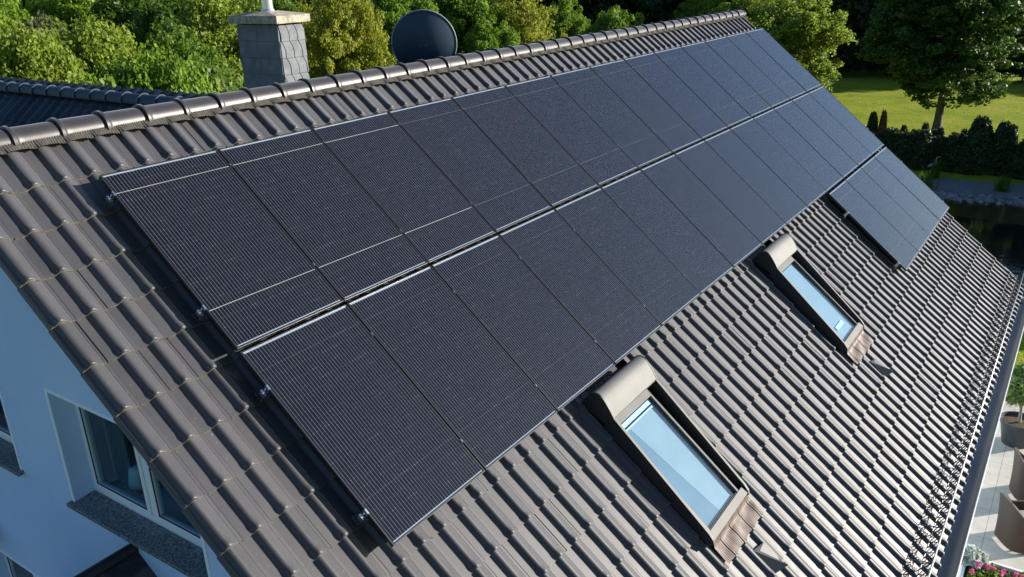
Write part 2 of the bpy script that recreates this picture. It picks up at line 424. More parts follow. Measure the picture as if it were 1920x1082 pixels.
# walls
XW, XE, OUTW = -.75, 16.05, 5.62              # gable wall plane, far gable, front wall (out)
def roof_u(o):                                # underside height of the roof at out position o (relative to the ground)
    if o >= -.65: return H0 + .10 - (o+.65)*ST/CT
    return H0 + .10 + (o+.65)*ST/CT
def holes_wall(mb, xw, o0, o1, holes, thick=.28):
    lim = [(H0+.10-h[3])*CT/ST-.65 for h in holes]
    cuts = sorted(set([o0, o1, -.65] + [h[0] for h in holes] + [h[1] for h in holes] + [l for l in lim if o0 < l < o1]))
    sgn = 1 if thick > 0 else -1
    for a, c in zip(cuts[:-1], cuts[1:]):
        mid = (a+c)/2
        segs = [(0.0, None)]
        hs = sorted([h for h in holes if h[0] <= mid <= h[1]], key=lambda h: h[2])
        z = 0.0; parts = []
        for h in hs: parts.append((z, h[2])); z = h[3]
        parts.append((z, None))
        for z0, z1 in parts:
            if z0 > roof_u(mid): continue
            za = roof_u(a) if z1 is None else z1; zc = roof_u(c) if z1 is None else z1
            v = []
            for xx in (xw, xw+thick):
                v += [(xx, -a, z0), (xx, -c, z0), (xx, -c, zc), (xx, -a, za)]
            mb.add(v, [(0,1,2,3),(7,6,5,4),(0,4,5,1),(1,5,6,2),(2,6,7,3),(3,7,4,0)])
WIN = [(-.11, 1.70, H0-2.72, H0-1.65), (-2.85, -1.02, H0-2.70, H0-1.63), (-.55+0, .65, 1.0, 2.2), (-2.55, -1.10, H0-5.1, H0-4.05)]
gw = MB(); holes_wall(gw, XW, -6.9, OUTW, WIN); gw.build('wall', M_wall, house)
fw = MB(); fw.box((XW+.285, -OUTW, 0), (XE, -OUTW+.28, H0-5.15)); fw.build('wall', M_wall, house)
ew = MB(); holes_wall(ew, XE, -6.9, OUTW, [], -.28); ew.build('wall', M_wall, house)
kw = MB(); kw.box((XW+.285, 6.6, 0), (XE-.285, 6.88, H0-5.4)); kw.build('wall', M_wall, house)
fl = MB(); fl.box((XW+.29, -3.0, H0-3.62), (6, 2.5, H0-3.5)); fl.build('upper_floor', noisy('floor_boards', (.10,.07,.045), (.17,.12,.08), 6, .5), house)
iw = MB(); iw.prism([(-2.8, H0-3.49), (2.5, H0-3.49), (2.5, H0-2.0), (.6, H0-.6), (-.2, H0-.6), (-2.8, H0-2.7)], 3.0, 3.12, 0); iw.build('inner_wall', mat('inner_wall_paint', (.30,.33,.33), .9)[0], house)
def window(h, sill=True, split=.5):
    o0, o1, z0, z1 = h; D = .18
    w_ = MB(); bd = .035                       # painted border round the opening = the part mesh itself
    oc_ = 1.33 if h is WIN[0] else o1; zr = z1-.38 if h is WIN[0] else z1
    for a, c, za, zc in ((o0-bd, o0-.002, z0, z1+bd), (o1+.002, o1+bd, z0, zr+bd), (o0-.002, oc_, z1+.002, z1+bd)):
        w_.box((XW-.006, -c, za), (XW+.02, -a, zc))
    wo = w_.build('window', M_border, house)
    x0, x1 = XW+D, XW+D+.07; fr = MB(); t_ = .055
    fr.box((x0, -o1, z0), (x1, -o0, z0+t_+.03)); fr.box((x0, -oc_, z1-t_), (x1, -o0, z1))
    fr.box((x0, -(o0+t_), z0+t_+.03), (x1, -o0, z1-t_)); fr.box((x0, -o1, z0+t_+.03), (x1, -(o1-t_), zr-t_))
    om = o0 + (o1-o0)*split
    fr.box((x0, -(om+.035), z0+t_+.03), (x1, -(om-.035), z1-t_))
    for a, c in ((o0+t_, om-.035), (om+.035, o1-t_)):      # sashes
        s0, s1, u0, u1 = a+.003, c-.003, z0+t_+.033, (z1 if a < om else zr)-t_-.003; q = .042
        fr.box((x0-.014, -s1, u0), (x0+.045, -s0, u0+q)); fr.box((x0-.014, -s1, u1-q), (x0+.045, -s0, u1))
        fr.box((x0-.014, -(s0+q), u0+q), (x0+.045, -s0, u1-q)); fr.box((x0-.014, -s1, u0+q), (x0+.045, -(s1-q), u1-q))
        pn = MB(); pn.box((x0+.012, -(s1-q), u0+q), (x0+.022, -(s0+q), u1-q)); pn.build('pane', M_glass, wo)
        sh = MB(); 
        sh.box((x0-.0145, -(s1-q)-.0005, u0+q), (x0-.006, -(s1-q)+.006, u1-q)); sh.box((x0-.0145, -(s0+q)-.006, u0+q), (x0-.006, -(s0+q)+.0005, u1-q)); sh.box((x0-.0145, -(s1-q)+.006, u0+q), (x0-.006, -(s0+q)-.006, u0+q+.006))
        sh.build('seal', M_dark, wo)
    fr.build('frame', M_wframe, wo, bevel=.004)
    if sill:
        sl_ = MB(); sl_.prism([(XW-.055, z0-.030), (XW+D-.003, z0+.003), (XW+D-.003, z0+.026), (XW-.055, z0+.006)], -(o1+.055), -(o0-.055), 1)
        v = sl_.v[-1]; sl_.v[-1] = v
        sl_.build('sill', M_sill, wo, bevel=.004)
    return wo
window(WIN[0]); window(WIN[1]); window(WIN[2]); window(WIN[3])
cu_ = MB(); ys = np.linspace(0, .42, 40)
cu_.grid(np.array([[(XW+.36+.02*math.sin(y*70), -(-.08+y*.8), z) for z in (H0-2.9, H0-1.5)] for y in ys])); cu_.build('curtain', mat('curtain', (.20,.23,.23), .9)[0], house)
# bargeboard / fascia
fb = MB()
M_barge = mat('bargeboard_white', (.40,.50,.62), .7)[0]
for xx in (-.80, 16.10):
    fb = MB(); fb.prism([rp(7.92, nb), rp(7.92, nb-.10), rp(-.60, nb-.10), rp(-.60, nb)], xx-.014, xx+.014, 0); fb.build('bargeboard', M_barge, house)
fa = MB(); q0 = RW(0, 7.86, -.235); fa.box((-.92, q0[1]-.02, q0[2]-.22), (16.23, q0[1]+.005, q0[2]-.015)); fa.box((-.92, q0[1]+.006, q0[2]-.235), (16.23, -OUTW-.002, q0[2]-.215)); fa.build('fascia', M_border, house)
# gutter
gu = MB(); gc = RW(0, 8.085, -.235); rad = .125; prof = []
for j in range(15):
    a = math.pi + math.pi*j/14; prof.append((gc[1]+rad*math.cos(a)*1.0, gc[2]+rad*math.sin(a)*.95))
gx = np.linspace(-.95, 16.32, 60)
gu.grid(np.array([[(x, p, q) for p, q in prof] for x in gx])); gu.grid(np.array([[(x, gc[1]+(p-gc[1])*.975, gc[2]+.0+(q-gc[2])*.97) for p, q in prof] for x in gx]))
gut = gu.build('gutter', M_zinc, house, smooth=True)
# the outer bead, joints and end caps
gb = MB(); gb.tube([(-.95, prof[0][0]-.004, prof[0][1]+.004), (16.32, prof[0][0]-.004, prof[0][1]+.004)], .011, 8); gb.build('gutter_bead', M_zincr, gut)
for xx in (.6, 3.6, 6.6, 9.6, 12.6, 15.3):
    j = MB(); j.grid(np.array([[(x, gc[1]+(p-gc[1])*1.03, gc[2]+(q-gc[2])*1.03) for p, q in prof] for x in (xx, xx+.05)]))
    j.grid(np.array([[(x, gc[1]+(p-gc[1])*.955, gc[2]+(q-gc[2])*.955) for p, q in prof] for x in (xx, xx+.05)]))
    j.build('gutter_joint', M_zinc, gut, smooth=True)
oc = MB(); oc.lathe([(.045, 0), (.045, .06), (.0, .061)], 12, (0, 0, 0)); oc.tube([(0,0,.03), (0,0,-.02)], .05, 12)
do = MB(); do.tube([(15.9, gc[1]+.02, gc[2]-.10), (15.9, -OUTW-.07, gc[2]-.55), (15.9, -OUTW-.07, .1)], .04, 10); do.build('downpipe', M_zinc, house, smooth=True)
# ------------------------------------------------------------------ chimney
CX0, CX1, CO0, CO1, CT_ = 2.885, 3.265, -1.70, -1.00, .965    # x range, out range, top
ch = MB(); rngc = random.Random(8)
ch.box((CX0+.012, -CO1+.012, H0-1.2), (CX1-.012, -CO0-.012, H0+CT_-.01))
chim = ch.build('chimney', M_joint, house)
def slate_side(name, o0, along, normal, width, z0, z1, rows, wave):
    """wavy-edged slates, four rows"""
    m = MB(); rh = (z1-z0)/rows; cw = width/3.0
    for r in range(rows):
        za = z0 + r*rh; zb = za + rh - .004
        offs = (r % 2)*.0 + wave*r*.045
        xs_ = [-offs + k*cw for k in range(-1, 5)]
        for a0 in xs_:
            lo, hi = a0+.005, a0+cw-.005
            pts = []
            def bend(t): return .022*math.sin(math.pi*(t-.1)) + (-.05*wave*t if wave else 0)
            nz = 7
            for k in range(nz): t = k/(nz-1); pts.append((min(max(hi+bend(t), 0), width), za+(zb-za)*t))
            for k in range(nz)[::-1]: t = k/(nz-1); pts.append((min(max(lo+bend(t), 0), width), za+(zb-za)*t))
            if max(p[0] for p in pts) - min(p[0] for p in pts) < .02: continue
            th = .012 + rngc.uniform(0, .004)
            v = []
            for dd in (0.0, th):
                for a, z in pts:
                    lean = 1.0 - (z-za)/(zb-za)*.35
                    v.append(tuple(Vector(o0) + Vector(along)*a + Vector(normal)*(dd*lean) + Vector((0, 0, z))))
            n = len(pts); f = [tuple(range(n, 2*n))] + [(i, (i+1) % n, (i+1) % n+n, i+n) for i in range(n)]
            m.add(v, f)
    return m.build(name, M_slate1, chim)
slate_side('slate_cladding', (CX0+.01, -CO1+.008, 0), (1, 0, 0), (0, -1, 0), CX1-CX0-.02, H0-.12, H0+CT_-.012, 6, 1)
def flat_side():
    m = MB()
    for r in range(6):
        z0 = H0-.12 + r*.18; z1 = min(z0+.178, H0+CT_-.012)
        for a, c in ((-CO1+.006, -CO1+.36), (-CO1+.363, -CO0-.006)) if r % 2 else ((-CO1+.006, -CO0-.006),):
            m.add([(CX0+.011-.016, a, z0), (CX0+.011-.016, c, z0), (CX0+.011-.008, c, z1), (CX0+.011-.008, a, z1), (CX0+.013, a, z0), (CX0+.013, c, z0), (CX0+.013, c, z1), (CX0+.013, a, z1)],
                  [(0,1,2,3),(7,6,5,4),(0,4,5,1),(1,5,6,2),(2,6,7,3),(3,7,4,0)])
    return m.build('slate_cladding', M_slate1, chim)
flat_side()
cp = MB(); ov = .055; t0 = H0+CT_; A = (CX0-ov, -CO1-ov); B_ = (CX1+ov, -CO0+ov); mx_, my_ = (CX0+CX1)/2, -(CO0+CO1)/2
cp.box((A[0], A[1], t0), (B_[0], B_[1], t0+.085))
cp.add([(A[0],A[1],t0+.085),(B_[0],A[1],t0+.085),(B_[0],B_[1],t0+.085),(A[0],B_[1],t0+.085),(mx_-.09,my_-.09,t0+.125),(mx_+.09,my_-.09,t0+.125),(mx_+.09,my_+.09,t0+.125),(mx_-.09,my_+.09,t0+.125)],
       [(0,1,5,4),(1,2,6,5),(2,3,7,6),(3,0,4,7),(4,5,6,7)])
cp.build('cap', M_conc, chim, bevel=.006)
fp = MB(); fp.lathe([(.062, 0), (.062, .5), (.058, .5)], 20, (mx_, my_, t0+.1)); fp.lathe([(.10, .42), (.0, .55)], 20, (mx_, my_, t0+.1)); fp.lathe([(.078, 0), (.066, .025)], 20, (mx_, my_, t0+.122)); fp.build('flue_pipe', M_steel, chim, autos=40)
# ------------------------------------------------------------------ skylights (local: x, -y, n)
def build_skylight(sx, first):
    W_ = .98
    base = MB()                                # the insulated box between the tiles
    base.box((.04, -5.62, -.24), (W_-.04, -3.95, -.155))
    sk = base.build('skylight', M_dark, house, loc=(sx, 0, H0)); sk.rotation_euler = (TH, 0, 0)
    sk.location = (sx, 0, H0)
    def sub(mb, name, m_, **k): return mb.build(name, m_, sk, **k)
    # cut-tile flashing troughs either side
    for a, c_ in ((-.075, .04), (W_-.04, W_+.075)): f = MB(); f.box((a, -5.66, -.21), (c_, -3.85, -.20)); sub(f, 'side_flashing', M_dark)
    # shutter box: rounded top
    pr = [(-3.84, -.17), (-3.84, .00)]
    for j in range(9):
        a = R_(180 - 90*j/8); pr.append((-3.93 - .09*math.cos(a) if False else -3.93+.09*math.cos(math.pi-a), .01+.085*math.sin(a)))
    pr = [(-3.845, -.17), (-3.845, .02), (-3.86, .055), (-3.885, .078), (-3.92, .090), (-3.965, .088), (-4.02, .076), (-4.10, .052), (-4.165, .028), (-4.175, .010), (-4.165, -.04), (-4.165, -.10)]
    sb = MB(); sb.prism(pr, .012, W_-.012, 0); sub(sb, 'shutter_box', M_skyf, autos=35)
    p2 = [(a*1.0 + (-.002 if a < -4 else .002), z+.003) for a, z in pr]
    for a, c_ in ((-.004, .011), (W_-.011, W_+.004)): ec = MB(); ec.prism(p2, a, c_, 0); sub(ec, 'shutter_end_cap', M_dark, autos=35)
    # side rails: shadow side put in as dark colour, pale top edge
    prof_ = [(-4.16, -.18), (-4.16, .020), (-5.56, -.045), (-5.63, -.060), (-5.665, -.085), (-5.66, -.12), (-5.60, -.18)]
    for a in (0.0, W_-.028): sr = MB(); sr.prism(prof_, a, a+.028, 0); sub(sr, 'side_rail', M_dark)
    top = [(-4.165, .0205), (-5.56, -.0445), (-5.63, -.0595), (-5.668, -.085)]
    P_ = []
    for a in (-.002, W_-.030):
        v = []; 
        for (yy, zz) in top: v += [(a, yy, zz), (a+.032, yy, zz), (a, yy, zz+.006), (a+.032, yy, zz+.006)]
        ff = []
        for k in range(len(top)-1):
            i = 4*k; ff += [(i+2, i+3, i+7, i+6), (i, i+4, i+5, i+1), (i, i+2, i+6, i+4), (i+1, i+5, i+7, i+3)]
        ff += [(0,1,3,2), (12,14,15,13)]
        tp = MB(); tp.add(v, ff); sub(tp, 'rail_trim', M_skyf)
    # sash
    sa = MB(); zt = -.062
    sa.box((.035, -5.555, -.15), (.085, -4.17, zt)); sa.box((W_-.165, -5.555, -.15), (W_-.145, -4.17, zt)); sa.box((W_-.135, -5.555, -.15), (W_-.120, -4.17, zt-.010))
    sa.box((.085, -4.255, -.15), (W_-.165, -4.17, zt+.004))
    sa.box((.035, -5.645, -.15), (W_-.035, -5.556, zt-.006))
    sub(sa, 'sash_frame', M_skyf, bevel=.004)
    gl = MB(); gl.box((.085, -5.556, -.096), (W_-.165, -4.255, -.090)); sub(gl, 'glass_pane', M_skyglass)
    gs = MB(); gs.box((.085, -5.556, -.0895), (.091, -4.255, -.080)); gs.box((W_-.171, -5.556, -.0895), (W_-.165, -4.255, -.080)); gs.box((.091, -5.556, -.0895), (W_-.171, -5.549, -.080)); sub(gs, 'glazing_seal', M_dark)
    bl = MB(); 
    if first:
        bl.prism([(.091, -4.36), (.091, -5.55), (.46, -5.55), (.26, -4.36)], -.128, -.124, 2, 2); bl.prism([(.261, -4.36), (.461, -5.55), (W_-.171, -5.55), (W_-.171, -4.36)], -.126, -.122, 2)  # blind in two tones, darker left of a slanting edge
        bl.box((.10, -4.315, -.118), (W_-.20, -4.268, -.104), 1); bl.box((.12, -4.356, -.122), (W_-.18, -4.335, -.108), 1)
    else:
        bl.box((.091, -5.55, -.128), (W_-.171, -4.27, -.124)); bl.box((.30, -5.40, -.118), (.62, -5.34, -.106), 1)
    sub(bl, 'roller_blind', [M_blind, M_blindbar, M_blind2])
    # pleated apron dressed over the tiles
    ap = MB(); nx, ny = 320, 12; G = np.zeros((ny, nx, 3))
    for i in range(ny):
        for j in range(nx):
            a = .03 + (W_-.04)*j/(nx-1); t = i/(ny-1); yy = 5.635 + .265*t + .004*math.sin(a*26+sx)*t
            d = ((sx+a) - CR0)/ROLL; d = (d-round(d))*ROLL
            zz = (-.085)*(1-min(t*4, 1)) + (-.150 + float(roll_profile(d))*.30 + .015*(t-.3))*min(t*4, 1)
            zz += .0020*math.sin(a*235) + .006*math.sin(a*11 + 5*t)*math.sin(t*3)
            G[i, j] = (a, -yy, zz+.012)
    ap.grid(G); sub(ap, 'apron', M_apron, smooth=True)
    # solid dark strip in place of the gap beside the apron
    gp = MB(); gp.box((W_, -5.90, -.185), (W_+.022, -5.64, -.150)); sub(gp, 'apron_gap', M_dark)
    return sk
M_blind = noisy('blind_cloth', (.31,.35,.36), (.36,.40,.41), 2, .9)
M_blind2 = noisy('blind_cloth_dark', (.17,.22,.26), (.21,.26,.30), 2, .9)
M_blindbar = mat('blind_bar', (.62,.64,.65), .5)[0]
for k, sx in enumerate(SKY_X): build_skylight(sx, k == 0)
# vent tiles
def vent(x, y):
    m = MB()
    v = [(0, 0, -.155), (.22, -.045, -.15), (.245, -.33, -.145), (.02, -.30, -.15), (.13, -.325, -.045), (.055, -.05, -.135)]
    m.add(v, [(0, 5, 4, 3), (5, 1, 2, 4), (0, 1, 5)])
    m.add([(.02,-.30,-.15), (.245,-.33,-.145), (.13,-.325,-.045), (.13,-.28,-.06)], [(0, 3, 2), (3, 1, 2)], 1)
    o = m.build('vent_tile', [M_ventt, M_dark], house, loc=(x, 0, H0)); o.rotation_euler = (TH, 0, 0)
    p = Matrix.Rotation(TH, 4, 'X') @ Vector((x, -y, 0)); o.location = (p.x, p.y, p.z+H0)
M_ventt = mat('vent_tile_grey', (.09,.088,.09), .4)[0]
vent(3.28, 6.03); vent(8.20, 6.03)
# ------------------------------------------------------------------ wing roof behind the ridge
WX, WZ = 3.22, H0-.105
wing = tile_field('wing_roof', house, [M_wingt, M_wingt], [-12.8 + ROLL*i for i in range(44)], [.30 + P0*k for k in range(9)], None, 21,
                  loc=(WX, 0, WZ+.20), rot=(TH, 0, R_(-90)))
wb = MB(); wb.prism([(WX, WZ-.05), (WX-4.2, WZ-.05-4.2*ST/CT), (WX-4.2, WZ-.2-4.2*ST/CT), (WX, WZ-.2), (WX+4.2, WZ-.2-4.2*ST/CT), (WX+4.2, WZ-.05-4.2*ST/CT)], 2.0, 12.8, 1)
wb.build('wing_boarding', M_dark, house)
Mw = Matrix.LocRotScale(Vector((WX, 0, WZ+.20)), __import__('mathutils').Euler((TH, 0, R_(-90))), None).inverted()
wr = ridge_mesh(.3975)
for v_ in wr.v: v_[:, 1:] *= .80
M_wcap = tile_mat('wing_cap', (.024,.042,.066), (.034,.056,.084), .55, .3); w0 = wr.build('ridge_tile', M_wcap, house, autos=50)
at = w0.data.attributes.new('tint', 'FLOAT', 'FACE'); at.data.foreach_set('value', [.9]*len(w0.data.polygons))
for i in range(26):
    o = w0 if i == 0 else w0.copy()
    if i: C.objects.link(o)
    o.location = (WX, 1.9+.3975*i, WZ); o.rotation_euler = (0, 0, R_(90)); o.parent = wing; o.matrix_parent_inverse = Mw
ww = MB(); ww.box((WX-3.9, 6.5, 0), (WX+3.9, 12.4, H0-3.4)); ww.build('wall', M_wall, house)

# ------------------------------------------------------------------ solar panels
PW, PH, PG = 1.134, 1.872, 1.1505
def panel_proto():
    root = empty('solar_panel', (0, 0, 0), 'x', 'solar panel', 'solar panels on the tiled roof', rot=(TH, 0, 0))
    f = MB(); t_, d = .014, .035
    f.box((0, -PH, -d), (t_, 0, 0)); f.box((PW-t_, -PH, -d), (PW, 0, 0)); f.box((t_, -t_, -d), (PW-t_, 0, 0)); f.box((t_, -PH, -d), (PW-t_, -PH+t_, 0))
    f.build('frame', M_frame, root, bevel=.0015)
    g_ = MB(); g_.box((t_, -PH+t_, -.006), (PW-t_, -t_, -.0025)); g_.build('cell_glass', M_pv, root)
    k_ = MB(); k_.box((t_, -PH+t_, -.012), (PW-t_, -t_, -.0075)); k_.build('back_sheet', M_dark, root)
    return root
ORD = ['first', 'second', 'third', 'fourth', 'fifth', 'sixth', 'seventh', 'eighth', 'ninth', 'tenth', 'eleventh', 'twelfth', 'thirteenth', 'fourteenth']
proto = panel_proto(); n_ = 0
ROWS = [(0.0, 14, 0.0, 'upper row beside the ridge'), (1.905, 14, 0.0, 'long middle row'), (3.822, 4, 11.485, 'short lowest row of four')]
rngp = random.Random(12)
for ri, (y, cnt, x0, nm) in enumerate(ROWS):
    for c_ in range(cnt):
        o = proto if n_ == 0 else copy_tree(proto)
        o.location = RW(x0 + c_*PG + .0, y, 0); n_ += 1
        for q_ in o.children:
            if q_.name.startswith('cell_glass'): q_['sun_glint'] = (.85 if c_ < 3 else .16) if ri == 0 else (.05, .2)[ri-1]  # painted glint stronger on the first three upper panels
        o.rotation_euler = (TH + rngp.gauss(0, .0009), rngp.gauss(0, .0009), 0)
        o['label'] = 'black solar panel, %s from the near gable end in the %s' % (ORD[c_], nm) if ri < 2 else 'black solar panel, %s from the left in the %s' % (ORD[c_], nm)
# rails with clamps and hooks
def clamp_mesh(end):
    m = MB()
    if end: m.box((-.024, -.018, -.040), (-.003, .018, -.036), 1); m.box((-.007, -.022, -.036), (-.003, .022, .003)); m.box((-.007, -.022, .0005), (.008, .022, .0035)); m.tube([(-.018, 0, -.036), (-.018, 0, -.010)], .006, 8)
    else: m.box((-.012, -.020, .0006), (.012, .020, .003), 1); m.tube([(0, 0, .003), (0, 0, .008)], .006, 8)
    return m
RAILS = [(.205, 0, 14, 'under the top of the upper panel row'), (1.44, 0, 14, 'under the bottom of the upper panel row'), (2.26, 0, 14, 'under the top of the middle panel row'),
         (3.46, 0, 14, 'under the bottom of the middle panel row'), (4.29, 11.485, 4, 'under the top of the lowest four panels'), (5.51, 11.485, 4, 'under the bottom of the lowest four panels')]
cm0 = cme = None
for y, x0, cnt, nm in RAILS:
    root = empty('mounting_rail', RW(x0, y, 0), 'aluminium mounting rail with clamps ' + nm, 'mounting rail', 'mounting rails holding the solar panels', rot=(TH, 0, 0))
    Lx = cnt*PG
    rb = MB(); rb.box((-.045, -.019, -.076), (Lx+.03, .019, -.0365)); rb.build('rail_bar', M_alu, root)
    for k in range(cnt+1):
        if k in (0, cnt):
            if cme is None: cme = clamp_mesh(True).build('end_clamp', [M_alu, M_frame], root); o = cme
            else: o = cme.copy(); C.objects.link(o); o.parent = root
            o.location = (0 if k == 0 else Lx-.017, 0, 0); o.rotation_euler = (0, 0, 0 if k == 0 else math.pi)
        else:
            if cm0 is None: cm0 = clamp_mesh(False).build('middle_clamp', [M_alu, M_frame], root); o = cm0
            else: o = cm0.copy(); C.objects.link(o); o.parent = root
            o.location = (k*PG-.008, 0, 0)
    for k in range(int(Lx/.98)+1):
        h = MB(); xx = -.02 + k*.98 if k else -.022
        h.box((xx-.015, -.03, -.140), (xx+.015, -.024, -.05)); h.box((xx-.015, -.03, -.140), (xx+.015, .06, -.134)); h.box((xx-.015, -.024, -.082), (xx+.015, .02, -.0765))
        h.build('roof_hook', M_alu, root)
# ------------------------------------------------------------------ snow guard
M_lat = mat('lattice_grey', (.06,.065,.075), .5, .3)[0]
sg = empty('snow_guard', RW(7.6, 7.70, -.12), 'long galvanised lattice snow guard standing along the eaves', 'snow guard', rot=(TH, 0, 0))
X0, X1, HB, HT_ = -8.45, 8.72, .010, .185
lat = MB(); px_ = ROLL/2.2
LN = int((X1-X0)/px_)
def thin(p, q, r=.0056): lat.tube([p, q], r, 6, caps=False)
for i in range(LN+2):
    xa = X0 + i*px_
    for sgn in (1, -1):
        xb = xa + sgn*(HT_-HB)*.75
        if not (X0-.01 <= xb <= X1+.01) or xa > X1: continue
        thin((xa, 0, HB), (xb, 0, HT_))
lat.build('lattice', M_lat, sg)
tr = MB(); tr.tube([(X0-.02, 0, HT_+.004), (X1+.12, 0, HT_+.004)], .0105, 8); tr.build('top_rod', M_zincr, sg, smooth=True)
br = MB(); br.tube([(X0, 0, HB), (X1, 0, HB)], .008, 6); br.build('bottom_rod', M_zinc, sg)
x = X0+.25
bk0 = None
while x < X1:
    if bk0 is None:
        k_ = MB(); k_.box((-.012, -.006, -.03), (.012, -.001, HT_+.02)); k_.box((-.012, -.001, -.035), (.012, .30, -.028)); k_.tube([(0, .0, HT_-.02), (0, .17, -.03)], .006, 6)
        bk0 = k_.build('bracket', M_zinc, sg); o = bk0
    else: o = bk0.copy(); C.objects.link(o); o.parent = sg
    o.location = (x, 0, 0); x += ROLL*3
# ------------------------------------------------------------------ satellite dish
DC = Vector((5.54, 1.17, H0+.535)); dn = Vector((.80, .56, .17)).normalized()
dish = empty('satellite_dish', (5.30, 1.02, H0-.05), 'dark blue round satellite dish seen from behind above the ridge', 'satellite dish')
dq = dn.to_track_quat('Z', 'Y')
d_ = MB(); R0 = .435; K = 40
prof = [(r, .30*(r/R0)**2*R0 - .13) for r in np.linspace(0.001, R0, 10)]
vs = [];
for r, z in prof: vs.append((r, z))
d_.lathe(vs, K); d_.lathe([(R0, vs[-1][1]), (R0+.012, vs[-1][1]+.004), (R0+.012, vs[-1][1]-.006), (R0, vs[-1][1]-.008)], K)
off = DC - Vector(dish.location)
ro = d_.build('reflector', M_dish, dish, autos=50, loc=off); ro.rotation_mode = 'QUATERNION'; ro.rotation_quaternion = dq
rim = MB(); rim.tube([((R0+.006)*math.cos(a), (R0+.006)*math.sin(a), vs[-1][1]) for a in np.linspace(0, 2*math.pi, K+1)], .009, 6); rimo = rim.build('rim', noisy('dish_rim', (.22,.27,.30), (.30,.34,.36), 5, .4), ro, smooth=True)
ms_ = MB(); ms_.tube([off - dn*.22 + Vector((0, 0, -.72)), off - dn*.20 + Vector((0, 0, -.24))], .024, 10); ms_.build('mast', M_zinc, dish, smooth=True)
bk = MB(); bk.tube([off - dn*.21+Vector((0,0,-.30)), off - dn*.10+Vector((0,0,-.24))], .03, 12); bk.build('mount_bracket', M_dish, dish)
bo = MB()
for a in (-.03, .035): bo.tube([Vector(off) - dn*.135 + Vector((-.4*a, a, .0)) , Vector(off) - dn*.15 + Vector((-.4*a, a, 0))], .007, 8)
bo.build('bolts', M_alu, dish)
ar = MB(); ar.tube([off - Vector((0,0,.4)), off + dn*.42 + Vector((0, 0, -.16))], .012, 8); ar.build('feed_arm', M_dish, dish)
lb = MB(); lb.tube([off + dn*.44 + Vector((0, 0, -.16)), off + dn*.36 + Vector((0, 0, -.12))], [.025, .035], 10); lb.build('receiver_head', M_border, dish)
# ------------------------------------------------------------------ things by the gable wall
lamp = empty('table_lamp', (XW+.42, -.27, H0-2.70), 'white table lamp behind the left pane of the gable window', 'lamp')
l1 = MB(); l1.lathe([(.09, .26), (.125, .08), (.12, .08), (.085, .26), (.0, .262)], 24); l1.build('lamp_shade', mat('lamp_shade', (.80,.86,.86), .8)[0], lamp, smooth=True)
l2 = MB(); l2.lathe([(.07, 0), (.07, .012), (.015, .03), (.03, .07), (.012, .10), (.01, .2)], 16); l2.build('lamp_base', M_dark, lamp, smooth=True)
sh = MB(); sh.box((XW+.26, -1.75, H0-2.74), (XW+.62, .15, H0-2.70)); sh.build('window_shelf', M_wframe, house)
# ------------------------------------------------------------------ foliage
def leaf_mesh(name, cl, k, size, spread, seed, aspect=1.5, updown=.35, m_=None, flat=1.0):
    """cl: array (M, 4) of cluster centres and radii; k leaves per cluster"""
    rg = np.random.RandomState(seed); Mn = len(cl); n = Mn*k
    ctr = np.repeat(cl[:, :3], k, 0); rr_ = np.repeat(cl[:, 3], k)
    d = rg.normal(0, 1, (n, 3)); d /= np.linalg.norm(d, axis=1)[:, None]
    rad = rr_*rg.uniform(.25, 1.0, n)**.5
    off = d*rad[:, None]; off[:, 2] *= flat
    p = ctr + off
    nr = d*.75 + rg.normal(0, .55, (n, 3)) + np.array([0, 0, updown]); nr /= np.linalg.norm(nr, axis=1)[:, None]
    h = rg.normal(0, 1, (n, 3)); a = np.cross(nr, h); a /= np.linalg.norm(a, axis=1)[:, None]; b_ = np.cross(nr, a)
    s = size*rg.uniform(.6, 1.35, n)
    A_ = a*(s*.5*aspect)[:, None]; B2 = b_*(s*.5)[:, None]; fold = nr*(s*.12)[:, None]
    v = np.stack([p-A_, p-B2-fold, p+A_, p+B2-fold], 1).reshape(-1, 3)
    me = bpy.data.meshes.new(name)
    me.vertices.add(4*n); me.vertices.foreach_set('co', v.ravel())
    me.loops.add(4*n); me.loops.foreach_set('vertex_index', np.arange(4*n, dtype=np.int32))
    me.polygons.add(n); me.polygons.foreach_set('loop_start', np.arange(0, 4*n, 4, dtype=np.int32)); me.polygons.foreach_set('loop_total', np.full(n, 4, np.int32))
    me.update(calc_edges=True)
    tint = np.clip(np.repeat(rg.normal(.5, .22, Mn), k) + rg.normal(0, .14, n), 0, 1)
    at_ = me.attributes.new('tint', 'FLOAT', 'FACE'); at_.data.foreach_set('value', tint.astype(np.float32))
    if m_: me.materials.append(m_)
    return me
